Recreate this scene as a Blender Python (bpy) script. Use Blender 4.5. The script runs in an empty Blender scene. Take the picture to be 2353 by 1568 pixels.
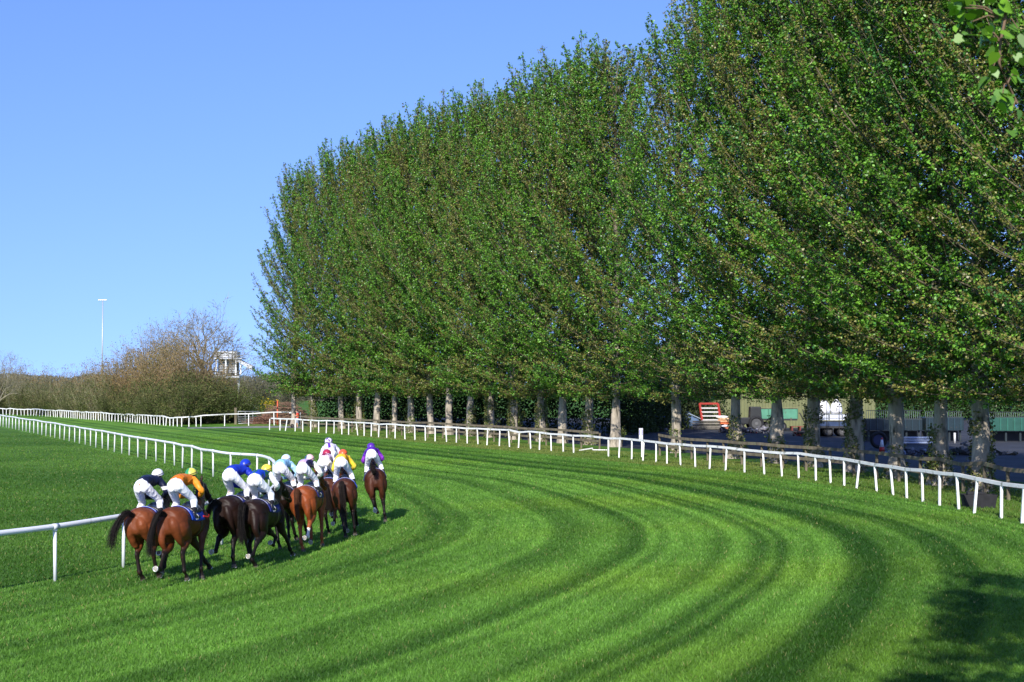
import bpy, bmesh, math, random
import numpy as np
from mathutils import Vector, Matrix, Euler

sc = bpy.context.scene
col = sc.collection
rng = np.random.default_rng(7)
random.seed(7)
R = math.radians

# ------------------------------------------------------------------ camera
CAM_H = 4.17
FPX = 3268.0                       # focal length in pixels of a 2353 px wide view = 50 mm
PITCH = math.atan(103 / FPX)
cam_d = bpy.data.cameras.new("camera")
cam_d.lens = 50.0
cam_d.sensor_width = 36.0
cam_d.clip_end = 6000
cam_d.dof.use_dof = True
cam_d.dof.focus_distance = 48
cam_d.dof.aperture_fstop = 6.3
cam = bpy.data.objects.new("camera", cam_d)
col.objects.link(cam)
cam.location = (0, 0, CAM_H)
cam.rotation_euler = (math.pi / 2 + PITCH, 0, 0)
sc.camera = cam

# ------------------------------------------------------------------ sky and sun
SUN_EL, SUN_AZ = R(34), R(13)      # light travels towards +y and a little towards +x
world = bpy.data.worlds.new("World")
sc.world = world
world.use_nodes = True
wt = world.node_tree
bg = wt.nodes["Background"]
sky = wt.nodes.new("ShaderNodeTexSky")
sky.sky_type = 'NISHITA'
sky.sun_disc = False
sky.sun_elevation = SUN_EL
sky.sun_rotation = math.pi + SUN_AZ
sky.altitude = 0
sky.air_density = 1.0
sky.dust_density = 0.45
sky.ozone_density = 2.6
# clear blue down to the skyline: the sky is read a little above the true elevation and its blue kept rich
tcw = wt.nodes.new("ShaderNodeTexCoord")
mpw = wt.nodes.new("ShaderNodeMapping"); mpw.vector_type = 'POINT'
mpw.inputs["Scale"].default_value = (1, 1, .72); mpw.inputs["Location"].default_value = (0, 0, .165)
hsv = wt.nodes.new("ShaderNodeHueSaturation"); hsv.inputs["Saturation"].default_value = 1.12
wt.links.new(tcw.outputs["Generated"], mpw.inputs[0]); wt.links.new(mpw.outputs[0], sky.inputs[0])
tint = wt.nodes.new("ShaderNodeVectorMath"); tint.operation = 'MULTIPLY'; tint.inputs[1].default_value = (.98, .97, 1.28)
wt.links.new(sky.outputs[0], hsv.inputs["Color"]); wt.links.new(hsv.outputs[0], tint.inputs[0]); wt.links.new(tint.outputs[0], bg.inputs[0])
bg.inputs[1].default_value = 0.125
sun_d = bpy.data.lights.new("sun", 'SUN')
sun_d.energy = 4.7
sun_d.angle = R(0.5)
sun_d.color = (1.0, 0.955, 0.88)
sun = bpy.data.objects.new("sun", sun_d)
col.objects.link(sun)
sun.location = (0, -20, 60)
sun.rotation_euler = Vector((math.sin(SUN_AZ) * math.cos(SUN_EL), math.cos(SUN_AZ) * math.cos(SUN_EL),
                             -math.sin(SUN_EL))).to_track_quat('-Z', 'Y').to_euler()
sc.view_settings.view_transform = 'Standard'
sc.view_settings.look = 'None'
sc.view_settings.exposure = 0.50
sc.view_settings.gamma = 1.0
sc.cycles.max_bounces = 5
sc.cycles.diffuse_bounces = 2
sc.cycles.transparent_max_bounces = 4
sc.cycles.caustics_reflective = False
sc.cycles.caustics_refractive = False
sc.cycles.sample_clamp_indirect = 4

# ------------------------------------------------------------------ geometry helpers
def P(px, py, z=0.0):
    """ground point seen at (px, py) of a 2353 px wide photograph"""
    x = (px - 1176.5) / FPX
    u = (784 - py) / FPX
    dy = math.cos(PITCH) - u * math.sin(PITCH)
    dz = math.sin(PITCH) + u * math.cos(PITCH)
    t = (z - CAM_H) / dz
    return np.array([x * t, dy * t, z])

def resample(o, step):
    o = np.asarray(o, float)
    L = np.r_[0, np.cumsum(np.linalg.norm(np.diff(o, axis=0), axis=1))]
    s = np.linspace(0, L[-1], max(2, int(round(L[-1] / step)) + 1))
    return np.stack([np.interp(s, L, o[:, k]) for k in range(o.shape[1])], 1)

def catmull(pts, step=1.0, sub=24):
    pts = np.array(pts, float)
    p = np.vstack([2 * pts[0] - pts[1], pts, 2 * pts[-1] - pts[-2]])
    out = []
    for i in range(1, len(p) - 2):
        a, b, c, d = p[i - 1:i + 3]
        for t in np.linspace(0, 1, sub, endpoint=False):
            out.append(.5 * (2 * b + (c - a) * t + (2 * a - 5 * b + 4 * c - d) * t * t + (-a + 3 * b - 3 * c + d) * t ** 3))
    out.append(pts[-1])
    return resample(np.array(out), step)

def wob(x, y=0.0, seed=0, f=1.0, n=5):
    """smooth pseudo noise about 0, amplitude about 1"""
    r = np.random.default_rng(seed)
    o = 0
    for _ in range(n):
        a = r.uniform(0, 6.28)
        k = f * r.uniform(.5, 1.6)
        o = o + np.sin((np.cos(a) * x + np.sin(a) * y) * k + r.uniform(0, 6.28))
    return o / math.sqrt(n * .5)

def link(name, me, parent=None):
    o = bpy.data.objects.new(name, me)
    col.objects.link(o)
    if parent is not None:
        o.parent = parent
    return o

def tag(o, label=None, cat=None, group=None, kind=None):
    if label: o["label"] = label
    if cat: o["category"] = cat
    if group: o["group"] = group
    if kind: o["kind"] = kind
    return o

def empty(name, loc=(0, 0, 0), rz=0.0):
    o = bpy.data.objects.new(name, None)
    o.empty_display_size = .2
    col.objects.link(o)
    o.location = loc
    o.rotation_euler = (0, 0, rz)
    return o

def fast_mesh(name, V, F, mats=(), C=None, smooth=False, uv=None):
    """mesh from arrays; F is (n,k) with one k"""
    V = np.asarray(V, np.float32)
    F = np.asarray(F, np.int32)
    me = bpy.data.meshes.new(name)
    k = F.shape[1]
    me.vertices.add(len(V))
    me.vertices.foreach_set("co", V.ravel())
    me.loops.add(F.size)
    me.loops.foreach_set("vertex_index", F.ravel())
    me.polygons.add(len(F))
    me.polygons.foreach_set("loop_start", np.arange(0, F.size, k, dtype=np.int32))
    if smooth:
        me.polygons.foreach_set("use_smooth", np.ones(len(F), bool))
    if C is not None:
        put_col(me, C)
    for m in mats:
        me.materials.append(m)
    me.update(calc_edges=True)
    return me

def put_col(me, C, name="Col"):
    C = np.asarray(C, np.float32)
    if C.shape[1] == 3:
        C = np.hstack([C, np.ones((len(C), 1), np.float32)])
    a = me.color_attributes.new(name, 'FLOAT_COLOR', 'POINT')
    a.data.foreach_set("color", C.ravel())

class G:
    """collects shapes (vertices, faces, a colour per vertex) for one mesh object"""
    def __init__(self):
        self.V, self.F, self.C = [], [], []
    def add(self, V, F, c=(1, 1, 1)):
        n = len(self.V)
        self.V += [tuple(map(float, v)) for v in V]
        self.F += [tuple(int(i) + n for i in f) for f in F]
        self.C += [tuple(c)] * len(V)
        return self
    def box(self, c, s, rz=0.0, rx=0.0, ry=0.0, colr=(1, 1, 1), taper=1.0):
        v = []
        M = Euler((rx, ry, rz)).to_matrix()
        for z in (-.5, .5):
            t = taper if z > 0 else 1.0
            for x, y in ((-.5, -.5), (.5, -.5), (.5, .5), (-.5, .5)):
                v.append(M @ Vector((x * s[0] * t, y * s[1] * t, z * s[2])) + Vector(c))
        self.add(v, [(3, 2, 1, 0), (4, 5, 6, 7), (0, 1, 5, 4), (1, 2, 6, 5), (2, 3, 7, 6), (3, 0, 4, 7)], colr)
        return self
    def tube(self, path, ra, rb=None, n=8, up=(0, 0, 1), colr=(1, 1, 1), cap=True):
        V, F = sweep(path, ra, rb, n, up, cap)
        return self.add(V, F, colr)
    def bar(self, a, b, w, h, colr=(1, 1, 1)):
        """square timber from a to b"""
        a, b = Vector(a), Vector(b)
        d = (b - a).normalized()
        u = Vector((0, 0, 1))
        if abs(d.z) > .95: u = Vector((0, 1, 0))
        s = d.cross(u).normalized()
        t = s.cross(d)
        v = []
        for p in (a, b):
            for i, j in ((-1, -1), (1, -1), (1, 1), (-1, 1)):
                v.append(p + s * (i * w / 2) + t * (j * h / 2))
        return self.add(v, [(0, 1, 2, 3), (7, 6, 5, 4), (0, 4, 5, 1), (1, 5, 6, 2), (2, 6, 7, 3), (3, 7, 4, 0)], colr)
    def ball(self, c, r, n=12, m=8, colr=(1, 1, 1), M=None):
        r = (r, r, r) if np.isscalar(r) else r
        V = []
        for j in range(m + 1):
            ph = math.pi * j / m
            for i in range(n):
                th = 2 * math.pi * i / n
                v = Vector((r[0] * math.sin(ph) * math.cos(th), r[1] * math.sin(ph) * math.sin(th), r[2] * math.cos(ph)))
                if M is not None: v = M @ v
                V.append(v + Vector(c))
        F = []
        for j in range(m):
            for i in range(n):
                a, b = j * n + i, j * n + (i + 1) % n
                F.append((a, a + n, b + n, b))
        return self.add(V, F, colr)
    def mesh(self, name, mats=(), smooth=True):
        me = bpy.data.meshes.new(name)
        me.from_pydata(self.V, [], self.F)
        put_col(me, np.array(self.C))
        for m in (mats if isinstance(mats, (list, tuple)) else [mats]):
            me.materials.append(m)
        if smooth:
            me.polygons.foreach_set("use_smooth", np.ones(len(me.polygons), bool))
        me.update()
        return me
    def build(self, name, mat, parent=None, smooth=False, bevel=0.0):
        me = self.mesh(name, mat, smooth)
        if bevel:
            bm = bmesh.new(); bm.from_mesh(me)
            bmesh.ops.remove_doubles(bm, verts=bm.verts, dist=1e-5)
            bmesh.ops.bevel(bm, geom=bm.edges[:], offset=bevel, segments=2, affect='EDGES', profile=.6)
            bm.to_mesh(me); bm.free()
        return link(name, me, parent)

def sweep(path, ra, rb=None, n=8, up=(0, 0, 1), cap=True):
    """tube along a path; ra = half width sideways, rb = half height along 'up'"""
    p = np.asarray(path, float)
    m = len(p)
    ra = np.broadcast_to(np.asarray(ra, float), (m,))
    rb = ra if rb is None else np.broadcast_to(np.asarray(rb, float), (m,))
    t = np.gradient(p, axis=0)
    t /= np.linalg.norm(t, axis=1)[:, None] + 1e-12
    u0 = np.array(up, float)
    V = []
    prev = None
    for i in range(m):
        s = np.cross(t[i], u0)
        if np.linalg.norm(s) < .15:
            s = prev if prev is not None else np.cross(t[i], (0.0, 1.0, 0.01))
        s = s / np.linalg.norm(s)
        prev = s
        w = np.cross(s, t[i])
        for k in range(n):
            a = 2 * math.pi * k / n
            V.append(p[i] + s * ra[i] * math.cos(a) + w * rb[i] * math.sin(a))
    F = []
    for i in range(m - 1):
        for k in range(n):
            a, b = i * n + k, i * n + (k + 1) % n
            F.append((a, b, b + n, a + n))
    if cap:
        F.append(tuple(range(n - 1, -1, -1)))
        F.append(tuple((m - 1) * n + k for k in range(n)))
    return V, F

# ------------------------------------------------------------------ materials
def mat(name, rgb=None, rough=.6, spec=.4, attr=False, noise=None, bump=None, metal=0.0, coat=0.0, sheen=0.0, dirt=None, stretch=None):
    """principled; rgb or the mesh's own 'Col'; noise=(scale, amount) varies the value; bump=(scale, strength, distance)
    dirt=(rgb, scale, threshold) lays stains over it"""
    m = bpy.data.materials.new(name)
    m.use_nodes = True
    nt = m.node_tree
    b = nt.nodes["Principled BSDF"]
    b.inputs["Roughness"].default_value = rough
    b.inputs["Specular IOR Level"].default_value = spec
    b.inputs["Metallic"].default_value = metal
    b.inputs["Coat Weight"].default_value = coat
    b.inputs["Sheen Weight"].default_value = sheen
    tc = nt.nodes.new("ShaderNodeTexCoord")
    co = tc.outputs["Object"]
    if stretch:
        mp = nt.nodes.new("ShaderNodeMapping")
        mp.inputs["Scale"].default_value = stretch
        nt.links.new(co, mp.inputs[0])
        co = mp.outputs[0]
    if attr:
        a = nt.nodes.new("ShaderNodeAttribute"); a.attribute_name = "Col"
        src = a.outputs["Color"]
    else:
        a = nt.nodes.new("ShaderNodeRGB"); a.outputs[0].default_value = (*rgb, 1)
        src = a.outputs[0]
    if noise:
        nz = nt.nodes.new("ShaderNodeTexNoise")
        nz.inputs["Scale"].default_value = noise[0]
        nz.inputs["Detail"].default_value = 5
        nt.links.new(co, nz.inputs["Vector"])
        mr = nt.nodes.new("ShaderNodeMapRange")
        mr.inputs["From Min"].default_value = .3; mr.inputs["From Max"].default_value = .7
        mr.inputs["To Min"].default_value = 1 - noise[1]; mr.inputs["To Max"].default_value = 1 + noise[1]
        nt.links.new(nz.outputs[0], mr.inputs[0])
        mx = nt.nodes.new("ShaderNodeVectorMath"); mx.operation = 'SCALE'
        nt.links.new(src, mx.inputs[0]); nt.links.new(mr.outputs[0], mx.inputs["Scale"])
        src = mx.outputs[0]
    if dirt:
        nz = nt.nodes.new("ShaderNodeTexNoise")
        nz.inputs["Scale"].default_value = dirt[1]; nz.inputs["Detail"].default_value = 6
        nt.links.new(co, nz.inputs["Vector"])
        mr = nt.nodes.new("ShaderNodeMapRange")
        mr.inputs["From Min"].default_value = dirt[2]; mr.inputs["From Max"].default_value = dirt[2] + .12
        nt.links.new(nz.outputs[0], mr.inputs[0])
        mx = nt.nodes.new("ShaderNodeMix"); mx.data_type = 'RGBA'
        nt.links.new(mr.outputs[0], mx.inputs[0]); nt.links.new(src, mx.inputs[6])
        mx.inputs[7].default_value = (*dirt[0], 1)
        src = mx.outputs[2]
    nt.links.new(src, b.inputs["Base Color"])
    if bump:
        nz = nt.nodes.new("ShaderNodeTexNoise")
        nz.inputs["Scale"].default_value = bump[0]; nz.inputs["Detail"].default_value = 6
        nt.links.new(co, nz.inputs["Vector"])
        bp = nt.nodes.new("ShaderNodeBump")
        bp.inputs["Strength"].default_value = bump[1]; bp.inputs["Distance"].default_value = bump[2]
        nt.links.new(nz.outputs[0], bp.inputs["Height"]); nt.links.new(bp.outputs[0], b.inputs["Normal"])
    return m

def leaf_mat(name, rough=.5, spec=.35, trans=.28):
    m = bpy.data.materials.new(name)
    m.use_nodes = True
    nt = m.node_tree
    b = nt.nodes["Principled BSDF"]
    b.inputs["Roughness"].default_value = rough
    b.inputs["Specular IOR Level"].default_value = spec
    a = nt.nodes.new("ShaderNodeAttribute"); a.attribute_name = "Col"
    nt.links.new(a.outputs["Color"], b.inputs["Base Color"])
    tr = nt.nodes.new("ShaderNodeBsdfTranslucent")
    sc_ = nt.nodes.new("ShaderNodeVectorMath"); sc_.operation = 'MULTIPLY'
    sc_.inputs[1].default_value = (1.3, 1.5, .6)
    nt.links.new(a.outputs["Color"], sc_.inputs[0]); nt.links.new(sc_.outputs[0], tr.inputs[0])
    mx = nt.nodes.new("ShaderNodeMixShader"); mx.inputs[0].default_value = trans
    nt.links.new(b.outputs[0], mx.inputs[1]); nt.links.new(tr.outputs[0], mx.inputs[2])
    nt.links.new(mx.outputs[0], nt.nodes["Material Output"].inputs[0])
    return m

M = {}
M['leaf'] = leaf_mat("leaf", .42, .45, .14)
M['blade'] = leaf_mat("grass_blade", .55, .25, .3)
M['twigleaf'] = leaf_mat("hedge_leaf", .7, .2, .2)
M['bark'] = mat("poplar_bark", attr=True, rough=.9, spec=.15, noise=(5, .35), bump=(9, .9, .05), stretch=(1, 1, .3),
                dirt=((.035, .033, .022), 3.2, .56))
M['twig'] = mat("twig_bark", attr=True, rough=.9, spec=.1, noise=(2, .25))
M['white_plastic'] = mat("white_plastic", (.74, .75, .77), rough=.38, spec=.5, noise=(1.3, .06), dirt=((.42, .45, .36), 3.5, .62))
M['white_paint'] = mat("white_paint", (.80, .80, .77), rough=.55, spec=.3, noise=(2, .06), dirt=((.40, .41, .33), 6, .60))
M['rail_top'] = mat("weathered_white", (.72, .72, .68), rough=.6, spec=.3, noise=(2, .1), dirt=((.28, .29, .24), 4, .56))
M['old_wood'] = mat("old_wood", (.15, .125, .085), rough=.9, spec=.15, noise=(4, .35), bump=(14, .6, .02), stretch=(1, 1, .3), dirt=((.17, .18, .10), 3, .56))
M['coat'] = mat("horse_coat", attr=True, rough=.48, spec=.17, noise=(5, .25), bump=(4, .45, .03))
M['hair'] = mat("horse_hair", attr=True, rough=.6, spec=.2)
M['skin'] = mat("skin", attr=True, rough=.55, spec=.35)
M['silk'] = mat("racing_silk", attr=True, rough=.45, spec=.35, bump=(22, .5, .012))
M['breech'] = mat("white_breeches", attr=True, rough=.6, spec=.3, bump=(16, .45, .012))
M['leather'] = mat("black_leather", (.012, .011, .011), rough=.3, spec=.5)
M['brown_leather'] = mat("brown_leather", (.05, .025, .012), rough=.45, spec=.5)
M['shell'] = mat("helmet_cover", attr=True, rough=.35, spec=.5, coat=.2)
M['cloth'] = mat("saddle_cloth", attr=True, rough=.65, spec=.3, bump=(25, .3, .008))
M['steel'] = mat("aluminium_shoe", (.55, .54, .50), rough=.35, spec=.5, metal=.6)
M['painted'] = mat("painted_metal", attr=True, rough=.5, spec=.4, noise=(2, .14), dirt=((.10, .075, .05), 2.5, .64))
M['plain'] = mat("mixed_stuff", attr=True, rough=.75, spec=.3, noise=(3, .22))
M['rubber'] = mat("rubber", (.018, .018, .02), rough=.8, spec=.3, noise=(5, .3))
M['galv'] = mat("galvanised_steel", (.42, .43, .43), rough=.45, spec=.5, metal=.4, noise=(6, .12))
M['plastic'] = mat("coloured_plastic", attr=True, rough=.4, spec=.5)

def grass_mat(name, attr, base, tone2, scale, big, yellow):
    m = bpy.data.materials.new(name)
    m.use_nodes = True
    nt = m.node_tree
    N, Lk = nt.nodes, nt.links
    b = N["Principled BSDF"]
    b.inputs["Roughness"].default_value = .85
    b.inputs["Specular IOR Level"].default_value = .12
    tc = N.new("ShaderNodeTexCoord")
    def noise(s, det=6, rough=.6):
        n = N.new("ShaderNodeTexNoise"); n.inputs["Scale"].default_value = s
        n.inputs["Detail"].default_value = det; n.inputs["Roughness"].default_value = rough
        Lk.new(tc.outputs["Object"], n.inputs["Vector"])
        return n.outputs[0]
    def rng_(src, a, b_, c, d):
        r = N.new("ShaderNodeMapRange")
        for i, v in enumerate((a, b_, c, d)): r.inputs[i + 1].default_value = v
        Lk.new(src, r.inputs[0]); return r.outputs[0]
    if attr:
        a = N.new("ShaderNodeAttribute"); a.attribute_name = "Col"; src = a.outputs["Color"]
    else:
        mx = N.new("ShaderNodeMix"); mx.data_type = 'RGBA'
        mx.inputs[6].default_value = (*base, 1); mx.inputs[7].default_value = (*tone2, 1)
        Lk.new(rng_(noise(big, 5), .38, .62, 0, 1), mx.inputs[0]); src = mx.outputs[2]
    if yellow:
        mx = N.new("ShaderNodeMix"); mx.data_type = 'RGBA'
        mx.inputs[7].default_value = (.20, .155, .055, 1)
        Lk.new(src, mx.inputs[6]); Lk.new(rng_(noise(yellow[0], 6, .65), yellow[1], yellow[1] + .2, 0, yellow[2]), mx.inputs[0]); src = mx.outputs[2]
    f = N.new("ShaderNodeMath"); f.operation = 'MULTIPLY'
    Lk.new(rng_(noise(scale, 3, .7), .3, .7, .62, 1.38), f.inputs[0]); Lk.new(rng_(noise(2.2, 5), .3, .7, .84, 1.16), f.inputs[1])
    v = N.new("ShaderNodeVectorMath"); v.operation = 'SCALE'
    Lk.new(src, v.inputs[0]); Lk.new(f.outputs[0], v.inputs["Scale"])
    Lk.new(v.outputs[0], b.inputs["Base Color"])
    bp = N.new("ShaderNodeBump"); bp.inputs["Strength"].default_value = .9; bp.inputs["Distance"].default_value = .05
    Lk.new(noise(scale * .8, 4, .7), bp.inputs["Height"]); Lk.new(bp.outputs[0], b.inputs["Normal"])
    return m
NBLADES = 560000
# ------------------------------------------------------------------ the bend: inner running rail as the guide line
inner_px = [(140, 1333), (295, 1302), (418, 1277), (508, 1252), (629, 1208), (618, 1118), (497, 1098), (385, 1067),
            (275, 1042), (150, 1012), (10, 982)]
pts = [P(*p)[:2] for p in inner_px]
hd = R(20)                                        # heading at the first post, to the right of straight ahead
q = pts[0].copy(); pre = []
for i in range(16):
    hd += R(3.4)
    q = q - 2.5 * np.array([math.sin(hd), math.cos(hd)])
    pre.append(q.copy())
d_end = (pts[-1] - pts[-2]); d_end /= np.linalg.norm(d_end)
post = [pts[-1] + d_end * k for k in (25, 60)]
GUIDE = catmull(pre[::-1] + pts + post, 1.0)
GUIDE_RAW = GUIDE.copy()
for _ in range(14):                               # smooth a little for the parallel mowing lines
    GUIDE[1:-1] = .25 * GUIDE[:-2] + .5 * GUIDE[1:-1] + .25 * GUIDE[2:]
GT = np.gradient(GUIDE, axis=0); GT /= np.linalg.norm(GT, axis=1)[:, None]
GN = np.stack([GT[:, 1], -GT[:, 0]], 1)           # outward, to the right

def offset_curve(d, step=1.0):
    return resample(GUIDE + GN * d, step)

STRIPE = np.array([(-2, .8), (0, .80), (1.2, .86), (2.2, .74), (3.1, .95), (4.4, .92), (5.0, .60), (5.5, .84), (6.6, .96), (7.7, 1.04), (8.4, .93),
    (8.85, .56), (9.3, .88), (10.1, 1.0), (10.6, .52), (11.1, .94), (12.4, 1.1), (12.95, .76), (13.3, 1.06), (13.75, 1.0), (14.05, .5),
    (14.3, .84), (14.53, .6), (14.9, 1.06), (15.27, .82), (15.55, 1.14), (15.85, 1.1), (16.15, .46), (16.9, .44), (17.3, .74), (17.9, .88),
    (18.25, .52), (18.9, .5), (19.3, .86), (20.2, .82), (20.6, .6), (21.0, .85), (22.0, .9), (22.6, .8), (24, .85)])

LIGHT = np.array([.122, .266, .034]); DARK = np.array([.022, .076, .007])  # mowing bands: light off the bent blades, put into the turf colour
def turf_rgb(s, d, x, y):
    dd = d + .05 * wob(s, d * .3, 3, .35) + .02 * wob(s, d, 4, 1.1)
    f = np.interp(dd, STRIPE[:, 0], STRIPE[:, 1])
    f = f * (1 + .17 * np.tanh(2.4 * np.sin(dd * 8.6 + 1.1 * np.sin(dd * 1.7))) * (.55 + .45 * np.sin(dd * 2.3 + 1)))
    f = f * (1 + .05 * wob(x, y, 5, .8) + .04 * wob(x, y, 6, 2.2))
    t = np.clip((f - .42) / .70, 0, 1.15)[:, None]
    c = DARK * (1 - t) + LIGHT * t
    yl = np.clip(wob(x, y, 8, .45) * .5, 0, 1)[:, None]          # yellower patches
    return c * (1 + yl * np.array([.26, .08, -.1]))

M['turf'] = grass_mat("mown_turf", True, None, None, 26, .3, (1.1, .68, .5))
M['rough'] = grass_mat("rough_grass", False, (.044, .112, .010), (.078, .165, .020), 18, .16, (.7, .70, .35))  # two greens; their patches also put the soft shading of dips into colour
M['verge'] = grass_mat("verge_grass", False, (.085, .165, .022), (.145, .20, .035), 20, .35, (.55, .52, .62))

# ground: one sheet to the horizon
S = 3000
g = G().add([(-S, -400, 0), (S, -400, 0), (S, S, 0), (-S, S, 0)], [(0, 1, 2, 3)])
tag(g.build("ground", M['rough']), kind="structure")

def strip_sheet(name, d0, d1, dn, z, material, colour):
    ds = np.linspace(d0, d1, dn)
    n = len(GUIDE)
    V = (GUIDE[:, None, :] + GN[:, None, :] * ds[None, :, None]).reshape(-1, 2)
    s = np.repeat(np.arange(n), dn); d = np.tile(ds, n)
    V3 = np.column_stack([V, np.full(len(V), z)])
    i = np.arange((n - 1) * dn).reshape(n - 1, dn)[:, :-1].ravel()
    F = np.column_stack([i, i + 1, i + dn + 1, i + dn])
    C = turf_rgb(s.astype(float), d, V[:, 0], V[:, 1]) if colour else None
    me = fast_mesh(name, V3, F[:, ::1], [material], C, True)
    return tag(link(name, me), kind="structure")
strip_sheet("racecourse_turf", -.5, 22.9, 240, .004, M['turf'], True)
strip_sheet("verge", 22.9, 29.5, 14, .004, M['verge'], False)

# grass blades: real tufts on the near ground
def blades(n):
    u = rng.random(n)
    D = 15.5 * (125 / 15.5) ** (u ** 1.25)
    lat = (rng.random(n) * 2 - 1) * (.385 * D + .5)
    xy = np.column_stack([lat, D])
    best = np.full(n, 1e9); idx = np.zeros(n, int)
    for c0 in range(0, n, 20000):
        dq = ((xy[c0:c0 + 20000, None, :] - GUIDE[None, 10:190, :]) ** 2).sum(2)
        idx[c0:c0 + 20000] = dq.argmin(1) + 10
    v = xy - GUIDE[idx]
    d = (v * GN[idx]).sum(1)
    s = idx + (v * GT[idx]).sum(1)
    ok = d < 29
    xy, d, s, D = xy[ok], d[ok], s[ok], D[ok]
    n = len(d)
    inf = d < -.1; ver = d > 22.9
    C = turf_rgb(s, d, xy[:, 0], xy[:, 1])
    mixw = np.clip(.45 + .5 * wob(xy[:, 0], xy[:, 1], 12, .22) + .15 * wob(xy[:, 0], xy[:, 1], 13, .9), 0, 1)[:, None]
    C[inf] = (np.array([.036, .106, .009]) * (1 - mixw) + np.array([.096, .205, .026]) * mixw)[inf]  # infield blades: patchy tone, with the shading of dips in the colour
    C[ver] = (np.array([.085, .165, .022]) * (1 - mixw) + np.array([.17, .19, .045]) * mixw)[ver]
    C *= rng.uniform(.72, 1.3, (n, 1))
    dry = rng.random(n) < np.where(d < 5, .05, .02)
    C[dry] = C[dry] * .4 + np.array([.20, .17, .07])
    h = rng.uniform(.035, .075, n) * np.where(inf, .9, 1) * np.where(ver, 1.4, 1)
    w = rng.uniform(.006, .011, n) * np.minimum(D / 22, 2.6)
    a = rng.uniform(0, 6.283, n)
    lean = rng.uniform(.2, 1.0, n) * h
    la = rng.uniform(0, 6.283, n)
    b = np.column_stack([xy, np.full(n, .003)])
    sd = np.column_stack([np.cos(a) * w, np.sin(a) * w, np.zeros(n)])
    tip = b + np.column_stack([np.cos(la) * lean, np.sin(la) * lean, h])
    V = np.stack([b - sd, b + sd, tip], 1).reshape(-1, 3)
    F = np.arange(3 * n).reshape(-1, 3)
    me = fast_mesh("grass", V, F, [M['blade']], np.repeat(C, 3, 0))
    tag(link("grass", me), "short green turf grass growing over the near track", "grass", kind="stuff")
blades(NBLADES)

# tarmac yard behind the trees and the gravel crossing at the far end of the bend
M['tarmac'] = mat("tarmac", (.034, .037, .046), rough=.85, spec=.25, noise=(.35, .3), bump=(30, .5, .02), dirt=((.10, .10, .10), .5, .60))
oc = offset_curve(23.5 + 8.5, 4)
oc = oc[(oc[:, 1] > 36) & (oc[:, 1] < 150)]
far = [(-12, 185), (60, 185), (70, 40)]
poly = [(x, y, .004) for x, y in oc] + [(x, y, .004) for x, y in far]
yard = G().add(poly, [tuple(range(len(poly)))[::-1]]).build("yard_tarmac", M['tarmac'])
tag(yard, kind="structure")
bm = bmesh.new(); bm.from_mesh(yard.data); bmesh.ops.triangulate(bm, faces=bm.faces); bmesh.ops.recalc_face_normals(bm, faces=bm.faces)
if sum(f.normal.z for f in bm.faces) < 0: bmesh.ops.reverse_faces(bm, faces=bm.faces)
bm.to_mesh(yard.data); bm.free()
M['gravel'] = mat("gravel", (.20, .21, .21), rough=.95, spec=.1, noise=(1.5, .3))
gp = [P(430, 985.2), P(640, 983.2), P(700, 985), P(690, 979.5), P(600, 980), P(430, 983)]
tag(G().add([(a, b, .008) for a, b, _ in gp], [tuple(range(6))]).build("gravel_crossing", M['gravel']), kind="structure")

# ------------------------------------------------------------------ running rails
def running_rail(name, label, top, step_posts, h, round_, mats, wobble=.03, posts_at=None, hprof=None, skip=(), group="white running rails along the track"):
    """top = ground polyline; posts and rail are parts of the one fence"""
    base = resample(top, .25)
    cx, cy = base[len(base) // 2]
    root = empty(name, (cx, cy, 0))
    tag(root, label, "rail", group)
    L = np.r_[0, np.cumsum(np.linalg.norm(np.diff(base, axis=0), axis=1))]
    ss = np.arange(0, L[-1] + .01, step_posts) if posts_at is None else posts_at
    pp = np.stack([np.interp(ss, L, base[:, 0]), np.interp(ss, L, base[:, 1])], 1)
    hz = (h if hprof is None else np.interp(ss / L[-1], *hprof)) + wobble * rng.normal(0, 1, len(ss))
    hh = np.interp(L, ss, hz)
    path = np.column_stack([base[:, 0] - cx, base[:, 1] - cy, hh])
    g = G()
    if round_:
        g.tube(path[::2], .062, .062, 12)
    else:
        V, F = sweep(path[::2], [.055] * len(path[::2]), [.055] * len(path[::2]), 4)
        # square timber: turn the four-sided tube by 45 degrees
        p2 = path[::2]; t = np.gradient(p2[:, :2], axis=0); t /= np.linalg.norm(t, axis=1)[:, None]
        sdn = np.column_stack([t[:, 1], -t[:, 0]])
        V = []
        for i in range(len(p2)):
            for a, b in ((-1, -1), (1, -1), (1, 1), (-1, 1)):
                V.append((p2[i, 0] + sdn[i, 0] * a * .045, p2[i, 1] + sdn[i, 1] * a * .045, p2[i, 2] + b * .055))
        g.add(V, F)
    r = g.build("rail", mats[0], root, smooth=round_)
    for k, (x, y) in enumerate(pp):
        if k in skip: continue
        lx, ly = rng.normal(0, .018 if round_ else .045, 2)
        p = G()
        if round_:
            p.tube([(lx, ly, -.05), (lx * .5, ly * .5, hz[k] * .5), (0, 0, hz[k] - .07)], .040, .040, 10)
            p.tube([(0, 0, hz[k] - .10), (0, 0, hz[k] - .055)], .052, .052, 10)
            j0 = min(max(int(np.searchsorted(L, ss[k])), 2), len(L) - 3); tg = (path[j0 + 1] - path[j0 - 1]); tg /= np.linalg.norm(tg)
            ctr = np.array([0, 0, hz[k]]); p.tube([ctr - tg * .09, ctr + tg * .09], .068, .068, 12)
        else:
            p.bar((lx, ly, -.05), (0, 0, hz[k] - .056), .075, .075)
        o = p.build("post", mats[1], root, smooth=round_)
        o.location = (x - cx, y - cy, 0)
    return root

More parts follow.
